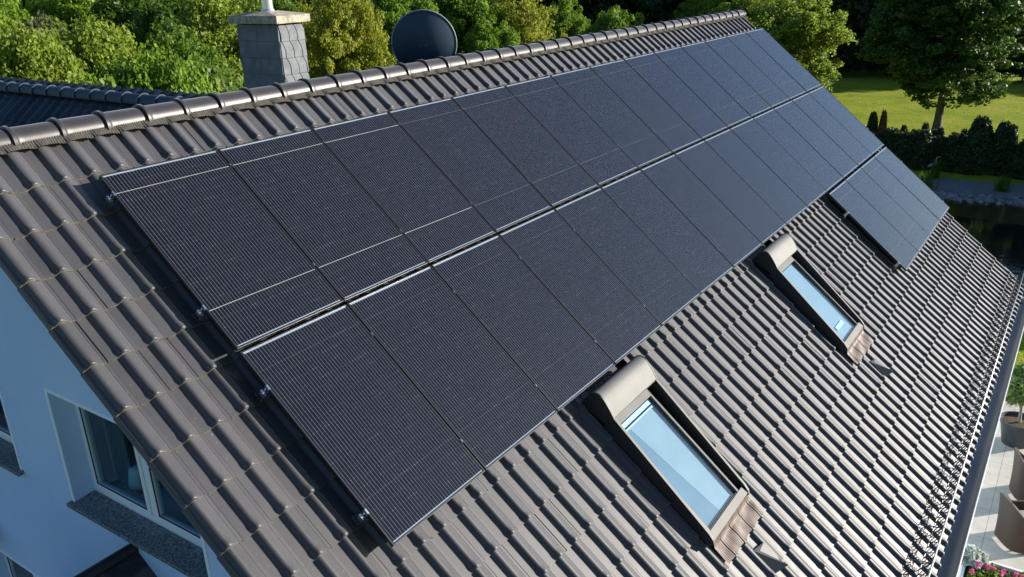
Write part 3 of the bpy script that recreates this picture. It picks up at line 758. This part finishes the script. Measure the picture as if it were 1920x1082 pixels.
def crown_clusters(rg, n, rx, rz, zc, cr, lobes=7, shape='round'):
    """cluster centres in an uneven crown made of overlapping lobes"""
    out = []
    L = []
    for i in range(int(lobes*1.8)):
        a = 2.4*i + rg.uniform(-.5, .5); e_ = rg.uniform(-.85, .95); q_ = rg.uniform(.42, .78)
        L.append((math.cos(a)*rx*q_*math.sqrt(max(.1, 1-e_*e_)), math.sin(a)*rx*q_*math.sqrt(max(.1, 1-e_*e_)), zc+e_*rz*.74, rg.uniform(.20, .50)))
    L.append((0, 0, zc+rz*.40, .42)); L.append((0, 0, zc, .55)); L.append((0, 0, zc-rz*.3, .5))
    for i in range(n):
        if i % 7 == 0:
            d = rg.normal(0, 1, 3); d /= np.linalg.norm(d); q = rg.uniform(.45, 1.06); out.append((d[0]*q*rx*.95, d[1]*q*rx*.95, zc+d[2]*q*rz, cr*rg.uniform(.4, 1.0))); continue
        lx, ly, lz, lr = L[rg.randint(len(L))]
        d = rg.normal(0, 1, 3); d /= np.linalg.norm(d); q = rg.uniform(.55, 1.0)**.6
        out.append((lx+d[0]*q*lr*rx, ly+d[1]*q*lr*rx, lz+d[2]*q*lr*rz, cr*rg.uniform(.65, 1.35)))
    return np.array(out)
def trunk_mesh(name, h, r, rx, zc, rz, seed, limbs=9, bare=.3):
    m = MB(); rg = random.Random(seed)
    top = zc + rz*.5; pts = [(0, 0, 0)]; 
    for i in range(1, 8): t = i/7; pts.append((rg.uniform(-.12, .12)*t*rx*.3, rg.uniform(-.12, .12)*t*rx*.3, top*t))
    m.tube(pts, [r*(1.35 if i == 0 else 1)*(1-.85*i/7) for i in range(8)], 9)
    for i in range(limbs):
        t = bare + (1-bare)*.75*i/limbs; z = top*t; a = i*2.4 + rg.uniform(-.3, .3); L_ = rx*rg.uniform(.5, .8); rr = r*(1-.8*t)*.5
        p0 = Vector((0, 0, z)); p1 = p0 + Vector((math.cos(a)*L_*.45, math.sin(a)*L_*.45, L_*.30)); p2 = p0 + Vector((math.cos(a+.2)*L_, math.sin(a+.2)*L_, L_*.75))
        m.tube([p0, p1, p2], [rr, rr*.6, rr*.15], 6)
        p3 = p1 + Vector((math.cos(a-.8)*L_*.4, math.sin(a-.8)*L_*.4, L_*.35)); m.tube([p1, p3], [rr*.5, rr*.1], 5)
    me_o = m.build(name, M_bark, None, smooth=True); me = me_o.data; bpy.data.objects.remove(me_o); return me
SP = {}
def species(key, leaf, nclus, k, size, rx, rz, zc, cr, seed, trunk_r=.2, lobes=7, flat=.8, limbs=9, bare=.3, aspect=1.5):
    rg = np.random.RandomState(seed)
    cl = crown_clusters(rg, nclus, rx, rz, zc, cr, lobes)
    SP[key] = (leaf_mesh('crown_'+key, cl, k, size, .3, seed, aspect, m_=leaf, flat=flat), trunk_mesh('trunk_'+key, zc, trunk_r, rx, zc, rz, seed, limbs, bare), rx, zc, rz)
# unit: metres; each is a ~9 m tree scaled per use
species('broad', L_green, 700, 84, .135, 3.6, 3.7, 5.6, .55, 11, .22)
species('broadb', L_green, 640, 88, .14, 3.4, 4.4, 5.6, .55, 12, .22, lobes=9)
species('lime', L_lime, 760, 100, .105, 3.4, 4.2, 5.4, .50, 13, .2, lobes=9)
species('oliveb', L_olive, 560, 110, .085, 3.0, 2.6, 3.2, .50, 14, .14, lobes=8)
species('bush', L_green, 460, 120, .072, 2.2, 1.8, 1.9, .40, 15, .09, lobes=7, bare=.1)
species('darkt', L_dark, 560, 44, .28, 3.8, 5.6, 7.2, .70, 16, .26, lobes=10)
species('darku', L_dark, 480, 44, .30, 3.4, 4.6, 6.4, .75, 17, .22, lobes=8)
species('maple', L_maple, 950, 100, .135, 4.3, 4.6, 6.9, .52, 18, .24, lobes=14, flat=.6, limbs=12, bare=.42)
def tree(sp, x, out, s, label, name='tree', cat='tree', group=None, leaf=None, rz=None, sz=None, z=0.0, seed=0):
    cm, tm, rx, zc, rz_ = SP[sp]; rg = random.Random(seed*77+int(x*10)+int(out*7))
    t = empty(name, (x, -out, z), label, cat, group, rot=(0, 0, rg.uniform(0, 6.28) if rz is None else rz)); t.scale = (s, s, s*(sz or rg.uniform(.92, 1.1)))
    c = bpy.data.objects.new('crown', cm); C.objects.link(c); c.parent = t
    if leaf: c.material_slots[0].link = 'OBJECT'; c.material_slots[0].material = leaf
    k = bpy.data.objects.new('trunk', tm); C.objects.link(k); k.parent = t
    return t
#BG
tree('bush', 9.5, -13.6, 1.05, 'bright green hazel bush just behind the ridge right of the side roof', sz=1.99, seed=0)
tree('bush', 9.1, -15.0, 1.00, 'low bright green bush above the middle of the dark side roof', sz=2.02, seed=1)
tree('oliveb', 12.7, -22.2, 0.95, 'loose olive green tree above the left part of the dark side roof', sz=1.45, seed=2)
tree('oliveb', 9.8, -20.3, 0.85, 'pale olive bush at the far left above the side roof ridge', sz=1.63, seed=3)
tree('oliveb', 9.6, -22.6, 1.00, 'olive tree cut by the left edge of the photo', sz=1.43, seed=4)
tree('bush', 15.3, -28.8, 1.10, 'small brownish twiggy bush among the olive trees at upper left', leaf=L_twig, sz=2.02, seed=5)
tree('broad', 18.1, -38.5, 0.85, 'light green leafy tree in the top left corner', sz=1.17, seed=6)
tree('broadb', 24.5, -46.5, 0.95, 'tall green tree second from the left at the top edge', sz=1.00, seed=7)
tree('broad', 27.8, -47.0, 1.00, 'tall green tree at the top edge above the brownish bush', sz=1.01, seed=8)
tree('broadb', 26.6, -40.6, 0.90, 'deep green tree at the top edge halfway between corner and chimney', leaf=L_mid, sz=1.04, seed=9)
tree('broad', 25.2, -34.4, 0.90, 'deep green tree at the top edge left of the chimney cap', leaf=L_mid, sz=1.09, seed=10)
tree('oliveb', 21.9, -26.9, 1.15, 'yellowish olive tree directly left of the chimney', sz=1.33, seed=11)
tree('broadb', 17.0, -23.0, 0.62, 'dark green tree standing in front of the taller ones left of the chimney', leaf=L_mid, sz=1.19, seed=12)
tree('bush', 12.5, -15.2, 1.20, 'dark green bush touching the left side of the chimney foot', leaf=L_mid, sz=1.64, seed=13)
tree('broadb', 36.0, -41.2, 1.00, 'green tree hidden behind the chimney flue', leaf=L_mid, sz=0.92, seed=14)
tree('lime', 26.1, -23.2, 0.60, 'slim yellow green tree lit by the sun right of the chimney', sz=1.66, seed=15)
tree('lime', 27.7, -27.2, 0.50, 'yellow green tree half hidden by the right side of the chimney', sz=1.68, seed=16)
tree('broad', 33.8, -26.6, 0.80, 'fresh green tree behind the left side of the satellite dish', sz=1.17, seed=17)
tree('broadb', 39.1, -26.5, 0.95, 'wide fresh green tree behind the right side of the satellite dish', sz=0.95, seed=18)
tree('lime', 39.6, -22.4, 0.80, 'bright yellow green tree right of the satellite dish', sz=1.10, seed=19)
tree('broad', 33.8, -20.3, 0.55, 'low green tree under the bright yellow one', sz=1.37, seed=20)
tree('broadb', 51.5, -26.1, 0.55, 'small sunlit green tree against the dark wood in the middle', sz=1.24, seed=21)
tree('bush', 51.4, -22.0, 1.10, 'small sunlit bush in front of the dark wood above the ridge', sz=1.63, seed=22)
tree('lime', 65.9, -21.7, 0.70, 'yellow green treetop at the top edge above the far end of the ridge', leaf=L_olive, sz=1.15, seed=23)
tree('lime', 53.0, -13.3, 0.75, 'yellowish linden just beyond the far end of the ridge', leaf=L_olive, sz=1.14, seed=24)
tree('lime', 48.2, -8.8, 0.95, 'large olive green linden beyond the far gable', leaf=L_olive, sz=0.89, seed=25)
WOOD = [(56.8, -60.6, 1.11), (61.7, -61.8, 1.00), (63.4, -58.8, 1.01), (62.9, -54.3, 0.87), (66.3, -52.7, 0.90), (67.9, -49.3, 0.97), (71.4, -48.2, 1.02), (71.5, -44.2, 0.94), (66.6, -37.7, 0.89), (71.2, -37.4, 1.14), (67.6, -32.4, 0.91), (73.1, -31.7, 0.86), (70.1, -27.0, 1.00), (76.8, -26.6, 0.93), (77.3, -23.3, 1.13), (75.8, -20.4, 1.14), (78.6, -18.5, 1.01), (77.5, -15.1, 0.86), (75.9, -12.4, 0.93), (79.5, -10.2, 1.09), (80.0, -7.6, 1.09), (82.1, -5.0, 1.10), (79.1, -2.6, 0.86), (81.9, -0.6, 0.87), (79.5, 1.6, 0.92), (79.5, 4.0, 1.04), (64.5, -67.4, 1.13), (65.4, -62.6, 1.10), (67.5, -60.3, 0.97), (73.7, -61.2, 0.96), (75.1, -58.6, 0.88), (77.3, -55.8, 1.00), (79.1, -52.8, 0.86), (79.3, -48.5, 1.15), (72.7, -39.9, 0.91), (77.7, -39.1, 0.95), (80.3, -37.0, 1.14), (81.6, -34.1, 0.95), (80.7, -30.8, 1.05), (84.5, -28.4, 1.08), (84.3, -24.6, 1.06), (86.9, -21.9, 0.96), (83.4, -18.2, 0.92), (87.4, -16.5, 0.87), (88.1, -13.7, 0.93), (85.2, -10.8, 0.88), (85.3, -7.8, 0.91), (89.5, -5.4, 1.03), (85.4, -1.9, 1.14), (87.0, 0.4, 1.10), (91.3, 2.7, 0.88), (71.1, -72.7, 1.05), (71.6, -68.4, 1.01), (77.9, -69.4, 0.99), (79.3, -65.5, 1.01), (83.1, -62.4, 1.00), (84.3, -58.9, 1.07), (88.8, -56.7, 0.92), (81.4, -47.2, 0.95), (83.5, -44.4, 1.01), (83.3, -40.6, 0.94), (85.7, -38.4, 1.05), (91.0, -36.7, 1.02), (90.5, -32.5, 1.07), (91.6, -28.9, 1.03), (93.7, -26.2, 1.03), (91.6, -22.2, 0.87), (91.1, -18.9, 0.90), (93.3, -16.7, 0.95), (97.0, -14.1, 1.04), (98.2, -11.6, 1.07), (97.2, -8.3, 1.00), (97.5, -5.7, 1.15), (95.1, -2.3, 0.89), (99.7, 0.6, 1.07)]
BACK = [(24.6, -57.4, 1.14), (26.9, -56.7, 0.95), (29.7, -56.7, 0.90), (33.3, -57.7, 0.95), (35.3, -55.8, 1.07), (37.8, -54.4, 1.08), (40.9, -53.6, 1.01), (41.6, -49.5, 1.00), (44.9, -48.7, 0.99), (47.5, -46.7, 0.93), (28.9, -67.0, 1.03), (30.9, -65.4, 0.96), (35.2, -68.0, 1.01), (35.9, -63.4, 1.15), (39.4, -63.9, 1.09), (42.9, -63.8, 1.11), (43.3, -59.0, 0.90), (46.8, -58.5, 1.11), (50.3, -57.7, 0.96), (52.1, -54.7, 1.18)]
for i, (x, o, s) in enumerate(WOOD):
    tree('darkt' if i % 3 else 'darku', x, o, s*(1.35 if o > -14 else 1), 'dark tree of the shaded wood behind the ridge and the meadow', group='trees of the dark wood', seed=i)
for i in range(22):
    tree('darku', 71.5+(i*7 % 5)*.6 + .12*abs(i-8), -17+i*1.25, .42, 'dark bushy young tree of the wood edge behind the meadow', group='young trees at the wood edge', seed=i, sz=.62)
for i, (x, o, s) in enumerate(BACK):
    tree('broad' if i % 3 else 'broadb', x, o, s*1.05, 'green tree far back in the wood at the upper left', group='far trees at the upper left', leaf=L_mid, seed=i)
# unseen trees added right of view to shade the far half of the meadow
for i, (x, o, s) in enumerate([(79, 13, .50), (80, 18, .52), (79, 23, .50), (81, 28, .52), (80, 33, .50), (82, 38, .52)]):
    tree('darkt', x, o, s, 'unseen tree added to shade the far meadow', group='unseen trees added to shade the far meadow', seed=i)
tree('maple', 46.9, -.25, 1.0, 'maple with a bare slanting trunk standing alone on the meadow', sz=.86, rz=1.1)
# ---- shrubs, hedge, fence
TH_C = leaf_mesh('crown_thuja', np.array([(math.cos(a)*r*.9, math.sin(a)*r*.9, z, .16) for z in np.linspace(.12, 2.25, 24) for r in [max(.02, .62*(1-(z/2.45)**2.2)**.6)] for a in np.linspace(0, 6.28, max(3, int(r*26)))[:-1] + z*7]), 60, .075, .1, 31, 2.2, m_=L_thuja, flat=1.5)
tb = MB(); tb.tube([(0,0,0), (0,0,1.9)], [.07, .02], 6); t_o = tb.build('trunk_thuja', M_bark); TH_T = t_o.data; bpy.data.objects.remove(t_o)
TH_I = bpy.data.meshes.new('heart_thuja'); hb = MB(); hb.lathe([(.0, .05), (.48, .1), (.52, .8), (.40, 1.5), (.0, 2.2)], 12)
h_o = hb.build('inner_twigs', L_thuja, smooth=True); TH_I = h_o.data; bpy.data.objects.remove(h_o)
def thuja(x, o, w, h, label, leaf=None, group='thujas along the garden fence', seed=0):
    t = empty('thuja', (x, -o, 0), label, 'thuja', group, rot=(0, 0, seed*1.3)); t.scale = (w, w, h)
    for nm, me in (('crown', TH_C), ('inner_twigs', TH_I), ('trunk', TH_T)):
        c_ = bpy.data.objects.new(nm, me); C.objects.link(c_); c_.parent = t
        if leaf and nm != 'trunk': c_.material_slots[0].link = 'OBJECT'; c_.material_slots[0].material = leaf
    return t
HT = [(-2.6,.42,.62,None),(-2.1,.30,.66,L_rust),(-.9,.34,.56,None),(-.45,.30,.50,None),(.05,.36,.62,None),(.45,.3,.52,None),(.75,.32,.56,None),(1.3,.30,.50,None),(1.75,.34,.56,None)]
HLAB = ['small green thuja at the panel edge beyond the roof', 'rusty brown dried thuja beside the small green one', 'low thuja tip at the left start of the fence', 'narrow low thuja second along the fence', 'low thuja with a pointed tip left of the fence post', 'narrow low thuja right of the fence post', 'low thuja left of the maple trunk', 'small thuja just right of the maple trunk', 'low thuja left of the two tall ones']
for i, (o, w_, h_, lf) in enumerate(HT): thuja(41.0 if i > 1 else 43.2+.0, o-(.2 if i < 2 else 0), w_*1.1, h_*1.25, HLAB[i], lf, seed=i)
thuja(39.6, 2.55, .95, 1.05, 'tall broad thuja in front of the fence, left one of the close pair', seed=20)
thuja(39.7, 3.45, .70, .98, 'tall thuja with a forked tip, right one of the close pair', seed=21)
thuja(39.7, 3.78, .50, .93, 'narrow thuja leaning on the right one of the close pair', seed=22)
thuja(39.6, 5.75, .9, 1.0, 'tall thuja at the right edge of the photo', seed=23)
thuja(39.6, 6.4, .7, 1.05, 'thuja cut by the right edge of the photo', seed=24)
for i in range(14):
    o = -3.4 + i*.72
    thuja(39.9 - .2*(i % 3), o, .95, (.66, .74, .62, .70)[i % 4], 'dark evergreen bush in the low hedge below the fence', group='dark evergreen bushes in the low hedge', seed=30+i)
for i in range(9): thuja(24.6+i*1.1, 10.6, 1.2, 1.25, 'unseen evergreen added to shade the lawn', group='unseen evergreens added to shade the lawn', seed=60+i)  # out-of-view hedge added to keep the lawn in shade

for i, (x, o, s_) in enumerate([(34, 12.5, .62), (38, 12.6, .7), (42, 14, .66), (46, 15.5, .7), (50, 18, .7)]):
    tree('darku', x, o, s_, 'unseen tree added to shade the pond bank', group='unseen trees added to shade the pond bank', seed=i)  # out-of-frame trees added to shade the pond and garden
fe = empty('garden_fence', (41.8, 1.0, 0), 'low grey board fence between the garden and the meadow', 'fence')
FX, FO0, FO1, FH = 41.6, -14.0, 14.0, 1.0
M_fence = noisy('fence_board', (.055,.055,.06), (.10,.10,.11), 5, .75, stretch=(1,.2,3))
f_ = MB()
for k in range(6): f_.box((-.212, -FO1-1.0, .10+k*.15), (-.190, -FO0-1.0, .235+k*.15))
f_.build('boards', M_fence, fe)
pz = None
for k in range(15):
    if pz is None:
        p_ = MB(); p_.box((-.05, -.05, 0), (.05, .05, 1.16)); pz = p_.build('post', M_fence, fe, bevel=.006); o_ = pz
    else: o_ = pz.copy(); C.objects.link(o_); o_.parent = fe
    o_.location = (-.135, -FO1-1.0+k*2.0, 0)
# ---- pond, bank
def water_mat():
    m, t, b = mat('pond_water', (.006,.010,.008), .06, 0, .5)
    b.inputs['IOR'].default_value = 1.33; bump(t, b, noise(t, 3.5, 3, stretch=(1,.5,1)), .02, .12); return m
def poly(name, pts, z, m_, label, cat, thick=None):
    q = MB(); q.add([(x, -o, z) for x, o in pts], [tuple(range(len(pts)))]); return tag(q.build(name, m_), label, cat, kind='structure')
rgq = random.Random(3)
def wob(pts, n=6, a=.18):
    out = []
    for i in range(len(pts)):
        p, q = pts[i], pts[(i+1) % len(pts)]
        for k in range(n): t = k/n; out.append((p[0]+(q[0]-p[0])*t+rgq.uniform(-a, a), p[1]+(q[1]-p[1])*t+rgq.uniform(-a, a)))
    return out
poly('gravel', wob([(37.9, -3), (37.6, 2.5), (38.6, 6.5), (38.5, 14), (35.2, 14), (34.9, 6), (34.2, 2), (34.6, -3)]), .004, noisy('gravel', (.07,.075,.085), (.22,.23,.25), 60, .9, bscale=50, bdist=.02), 'grey gravel strip beside the pond', 'gravel')
poly('pond_shelf', wob([(35.0, -4), (34.6, 2), (35.2, 6), (35.4, 14), (31.0, 14), (31.0, 5.2), (31.2, 3.3), (30.4, -4)]), .008, noisy('pond_shelf', (.030,.026,.008), (.055,.045,.013), 3, .12, spec=.4), 'shallow brownish edge of the pond', 'pond')
poly('pond_water', wob([(31.5, -4), (31.45, 3.2), (31.3, 5.2), (31.2, 14), (19.5, 16), (22.0, 7.6), (22.5, 6.4), (23.5, 2), (24, -4)]), .012, water_mat(), 'dark pond water behind the far end of the eaves', 'pond')
st = MB(); rgs = random.Random(6)
def rock(mb, x, y, z, r):
    k, vs = 7, []
    for i in range(4):
        for j in range(k):
            a = 6.283*j/k; e = (-.3, .25, .7, .98)[i]; q = math.sqrt(max(0, 1-e*e*.9))
            j_ = rgs.uniform(.8, 1.2); vs.append((x+r*q*math.cos(a)*j_, y+r*q*math.sin(a)*j_*.85, z+r*.62*e*j_))
    f = [(i*k+j, i*k+(j+1) % k, (i+1)*k+(j+1) % k, (i+1)*k+j) for i in range(3) for j in range(k)] + [tuple(range(3*k, 4*k))]
    mb.add(vs, f)
for i in range(1300):
    o_ = rgs.uniform(-3, 13); c_x = 34.35 + .09*max(0, o_) + rgs.gauss(0, .42)
    rock(st, c_x, -o_, .02, rgs.choice((.04, .05, .07, .09, .15))*rgs.uniform(.7, 1.2))
tag(st.build('bank_stones', noisy('bank_stone', (.11,.12,.13), (.24,.25,.27), 3.5, .8, bscale=20, bdist=.02), smooth=False), 'heap of pale round stones along the pond bank', 'stones', kind='stuff')
def tuft(x, o, h, seed, label, r=.35, leaf=L_green, name='pond_grass', cat='plant'):
    rg = random.Random(seed); m = MB()
    for i in range(90):
        a = rg.uniform(0, 6.28); l = h*rg.uniform(.6, 1.1); b = rg.uniform(.05, .45)*h; w_ = .010+.012*rg.random(); p = Vector((rg.gauss(0, r*.3), rg.gauss(0, r*.3), 0)); d = Vector((math.cos(a), math.sin(a), 0)); s_ = Vector((-d.y, d.x, 0))*w_
        q1 = p + d*b*.3 + Vector((0, 0, l*.6)); q2 = p + d*b + Vector((0, 0, l))
        m.add([p-s_, p+s_, q1+s_*.8, q1-s_*.8, q2], [(0,1,2,3), (3,2,4)])
    return tag(m.build(name, leaf, None, loc=(x, -o, 0)), label, cat)
tuft(36.4, 4.0, .75, 1, 'tall grass tuft on the stone bank of the pond', .5)
tuft(37.6, 1.2, .9, 2, 'upright grass in front of the dark hedge near the heron', .3)
tuft(35.5, 1.1, .8, 3, 'grass clump where the panels meet the pond bank', .7)
# heron figure
he = empty('heron_figure', (38.3, -.95, 0), 'small grey heron figure standing before the dark hedge', 'garden figure')
M_her = mat('heron_grey', (.22,.25,.30), .6)[0]
hb_ = MB(); hb_.tube([(0,.19,.34), (0,.12,.40), (0,0,.46), (0,-.10,.50), (0,-.15,.58), (0,-.11,.68), (0,-.13,.78), (0,-.17,.84), (0,-.21,.85)], [.015,.05,.085,.06,.032,.022,.022,.032,.018], 9); hb_.build('body', M_her, he, smooth=True)
hb_ = MB(); hb_.tube([(0,-.20,.85), (0,-.34,.83)], [.014,.003], 6); hb_.build('beak', mat('beak', (.5,.3,.08), .5)[0], he)
for sx in (-.025, .025):
    hb_ = MB(); hb_.tube([(sx, 0, .42), (sx, .01, .2), (sx, -.01, 0)], .009, 6); hb_.build('leg', M_dark, he)
# ---- terrace
def terr_mat():
    m, t, b = mat('terrace_slab', (.5,.48,.44), .75, 0, .3)
    tc = N(t, 'ShaderNodeTexCoord'); br_ = N(t, 'ShaderNodeTexBrick'); br_.offset = 0
    br_.inputs['Scale'].default_value = 1; br_.inputs['Brick Width'].default_value = .9; br_.inputs['Row Height'].default_value = .9; br_.inputs['Mortar Size'].default_value = .004
    br_.inputs['Color1'].default_value = (.46,.43,.375,1); br_.inputs['Color2'].default_value = (.49,.46,.40,1); br_.inputs['Mortar'].default_value = (.16,.15,.13,1)
    mp = N(t, 'ShaderNodeMapping'); mp.inputs['Location'].default_value = (.15,-.02,0); t.links.new(tc.outputs['Object'], mp.inputs[0]); t.links.new(mp.outputs[0], br_.inputs[0])
    n_ = ramp(t, noise(t, 5, 7), [(.3, (.86,.86,.86)), (.7, (1.06,1.05,1.04))]); mm = N(t, 'ShaderNodeMix', data_type='RGBA', blend_type='MULTIPLY'); mm.inputs[0].default_value = 1
    t.links.new(br_.outputs[0], mm.inputs[6]); t.links.new(n_, mm.inputs[7]); t.links.new(mm.outputs[2], b.inputs['Base Color']); return m
yd = MB(); yd.grid(np.array([[(x, y, .006) for x in (-30.0, -1.0)] for y in (-14.0, 22.0)])); tag(yd.build('yard', noisy('yard_paving', (.045,.047,.05), (.085,.088,.092), 2.5, .9, bscale=30, bdist=.01)), 'grey paved yard added to keep green bounce off the gable wall', 'yard', kind='structure')  # dark paving added to cut green bounce onto the gable wall
te = MB(); te.box((1.5, -9.6, -.05), (17.55, -5.63, .06)); tag(te.build('terrace', terr_mat()), 'pale stone terrace along the eaves side', 'terrace', kind='structure')
ZT = .06
# potted olive
po = empty('potted_olive', (14.35, -6.42, ZT), 'small olive tree in a round charcoal pot on the terrace', 'potted tree')
M_pot = noisy('pot_charcoal', (.045,.047,.05), (.065,.067,.07), 8, .6)
p1 = MB(); p1.lathe([(.0, .02), (.21, .02), (.25, 0), (.335, .46), (.36, .465), (.36, .53), (.335, .53), (.325, .46), (.0, .45)], 28); p1.build('pot', M_pot, po, autos=40)
p2 = MB(); p2.lathe([(.328, .455), (.2, .47), (0, .475)], 20); p2.build('soil', M_soil, po)
p3 = MB(); p3.tube([(0,0,.46), (.02,.01,.68), (.0,.02,.84)], [.035,.028,.024], 8)
for k in range(6):
    a = k*1.05; p3.tube([(0,.02,.76+.02*k), (.12*math.cos(a), .12*math.sin(a)+.02, .98), (.26*math.cos(a), .26*math.sin(a), 1.22)], [.018,.012,.005], 6)
p3.build('trunk', noisy('olive_bark', (.22,.19,.14), (.34,.30,.24), 20, .85), po, smooth=True)
rgo = np.random.RandomState(4); cl = crown_clusters(rgo, 130, .50, .40, 1.26, .09, 7)
cme_ = leaf_mesh('crown_olive', cl, 34, .055, .1, 7, 3.0, m_=leaf_mat('olive_leaf', (.13,.20,.05), (.26,.36,.10), (.42,.50,.20), .4)); co = bpy.data.objects.new('crown', cme_); C.objects.link(co); co.parent = po
# rattan armchairs
def rattan():
    m, t, b = mat('rattan', (.12,.085,.055), .65, 0, .3)
    tc = N(t, 'ShaderNodeTexCoord'); wv = N(t, 'ShaderNodeTexWave', wave_type='BANDS', bands_direction='Z'); wv.inputs['Scale'].default_value = 26; wv.inputs['Distortion'].default_value = 1.5
    t.links.new(tc.outputs['Object'], wv.inputs[0]); t.links.new(ramp(t, wv.outputs[0], [(0, (.045,.030,.020)), (1, (.125,.085,.055))]), b.inputs['Base Color']); bump(t, b, wv.outputs[0], .004, .8); return m
M_rat = rattan(); M_cush = noisy('seat_cushion', (.30,.29,.27), (.36,.35,.33), 12, .9)
def armchair(x, o, rz, label):
    t = empty('rattan_armchair', (x, -o, ZT), label, 'armchair', 'rattan armchairs on the terrace', rot=(0, 0, rz))
    m = MB(); K = 31; Pn = []
    for zf in np.linspace(0, 1, 9):
        row = []
        for j in range(K):
            a = R_(-128 + 256*j/(K-1)) + math.pi/2; back = max(0, math.cos(R_(-128+256*j/(K-1))))
            hgt = .56 + .30*back**1.2; z = .03 + hgt*zf; fl = 1 + .20*(zf-.45)**2 + .10*zf*back
            ca, sa = math.cos(a), math.sin(a)
            rx_ = .33*abs(ca)**.6*math.copysign(1, ca); ry_ = .33*abs(sa)**.6*math.copysign(1, sa)
            row.append((rx_*fl, ry_*fl, z))
        Pn.append(row)
    Pn = np.array(Pn); m.grid(Pn); Q = Pn.copy(); Q[:, :, :2] *= .90; m.grid(Q); m.grid(np.stack([Pn[-1], Q[-1]], 0)); m.grid(np.stack([Pn[:, 0], Q[:, 0]], 1)); m.grid(np.stack([Pn[:, -1], Q[:, -1]], 1))
    m.build('woven_shell', M_rat, t, autos=50)
    s_ = MB(); s_.box((-.27, -.30, .28), (.27, .26, .40)); s_.build('seat', M_rat, t, bevel=.02)
    c_ = MB(); c_.box((-.25, -.28, .402), (.25, .24, .47)); c_.build('cushion', M_cush, t, bevel=.03)
    for sx, sy in ((-.26, -.24), (.26, -.24), (-.22, .24), (.22, .24)):
        l_ = MB(); l_.tube([(sx, sy, 0), (sx, sy, .30)], .02, 8); l_.build('leg', M_dark, t)
    return t
armchair(12.45, 6.85, R_(20), 'brown rattan armchair on the terrace, the further one from the flower box')
armchair(10.85, 6.80, R_(35), 'brown rattan armchair on the terrace, the nearer one to the flower box')

# flower box
M_planter = mat('planter_white', (.72,.72,.70), .5)[0]
fb_ = empty('flower_box', (8.78, -6.35, ZT), 'long pale planter with pink geraniums on the terrace', 'flower box')
q = MB(); q.box((-1.1, -.95, 0), (.55, .25, .06)); 
for a_, b_ in (((-1.1,-.95,.0), (.55,-.90,.50)), ((-1.1,.20,0), (.55,.25,.50)), ((.50,-.90,0), (.55,.20,.50)), ((-1.1,-.90,0), (-1.05,.20,.50))): q.box(a_, b_)
q.build('planter', M_planter, fb_, bevel=.006)
q = MB(); q.box((-1.05, -.9, .40), (.50, .20, .44)); q.build('soil', M_soil, fb_)
rgf = np.random.RandomState(9)
cl = np.array([(rgf.uniform(-1.0, .42), rgf.uniform(-.85, .15), rgf.uniform(.46, .58), .09) for i in range(90)])
o = bpy.data.objects.new('leaves', leaf_mesh('geranium_leaves', cl, 26, .055, .1, 3, 1.1, m_=L_green)); C.objects.link(o); o.parent = fb_
cl = np.array([(rgf.uniform(-1.0, .42), rgf.uniform(-.85, .12), rgf.uniform(.60, .70), .045) for i in range(46)])
o = bpy.data.objects.new('blossoms', leaf_mesh('geranium_blossoms', cl, 34, .028, .1, 5, 1.1, m_=L_pink)); C.objects.link(o); o.parent = fb_
sv_ = empty('silver_shrub', (9.13, -6.17, ZT+.44), 'silvery white leafed bush at the edge of the flower box', 'plant')
cl = crown_clusters(np.random.RandomState(2), 60, .26, .20, .22, .07, 6)
o = bpy.data.objects.new('leaves', leaf_mesh('silver_leaves', cl, 34, .035, .1, 8, 3.2, m_=L_silver, updown=1.0)); C.objects.link(o); o.parent = sv_
q = MB(); q.tube([(0,0,0), (0,0,.2)], .012, 6); q.build('stem', M_bark, sv_)

# dark covered thing under the gable window
pr_ = MB(); zr_, hw = H0-2.86, 1.25
for sg in (-1, 1):
    for k in range(5):
        a_, b_ = k*hw/5, (k+1)*hw/5+.04
        pr_.add([(XW, -(.72+sg*a_), zr_-a_*.80+.012), (XW-1.15, -(.72+sg*a_), zr_-a_*.80+.012), (XW-1.15, -(.72+sg*b_), zr_-b_*.80+.026), (XW, -(.72+sg*b_), zr_-b_*.80+.026),
                 (XW, -(.72+sg*a_), zr_-a_*.80-.02), (XW-1.15, -(.72+sg*a_), zr_-a_*.80-.02), (XW-1.15, -(.72+sg*b_), zr_-b_*.80-.004), (XW, -(.72+sg*b_), zr_-b_*.80-.004)],
                [(0,1,2,3), (7,6,5,4), (0,4,5,1), (1,5,6,2), (2,6,7,3), (3,7,4,0)])
po_ = pr_.build('porch_roof', noisy('porch_slate', (.016,.020,.026), (.11,.09,.075), 2.6, .6, bscale=18, bdist=.03, lo=.5, hi=.66), house)
q = MB(); q.tube([(XW, -.72, zr_+.02), (XW-1.17, -.72, zr_+.02)], .05, 8); q.build('porch_ridge', M_dark, house)
q = MB(); q.prism([(-.72-hw*.9, zr_-hw*.72-.05), (-.72+hw*.9, zr_-hw*.72-.05), (-.72, zr_-.05)], XW-1.10, XW-1.0, 0); q.build('porch_gable', M_wall, house)
for yy in (-.72-hw*.85, -.72+hw*.85): q = MB(); q.box((XW-1.10, yy-.06, 0), (XW-.98, yy+.06, zr_-hw*.70)); q.build('porch_post', M_border, house)
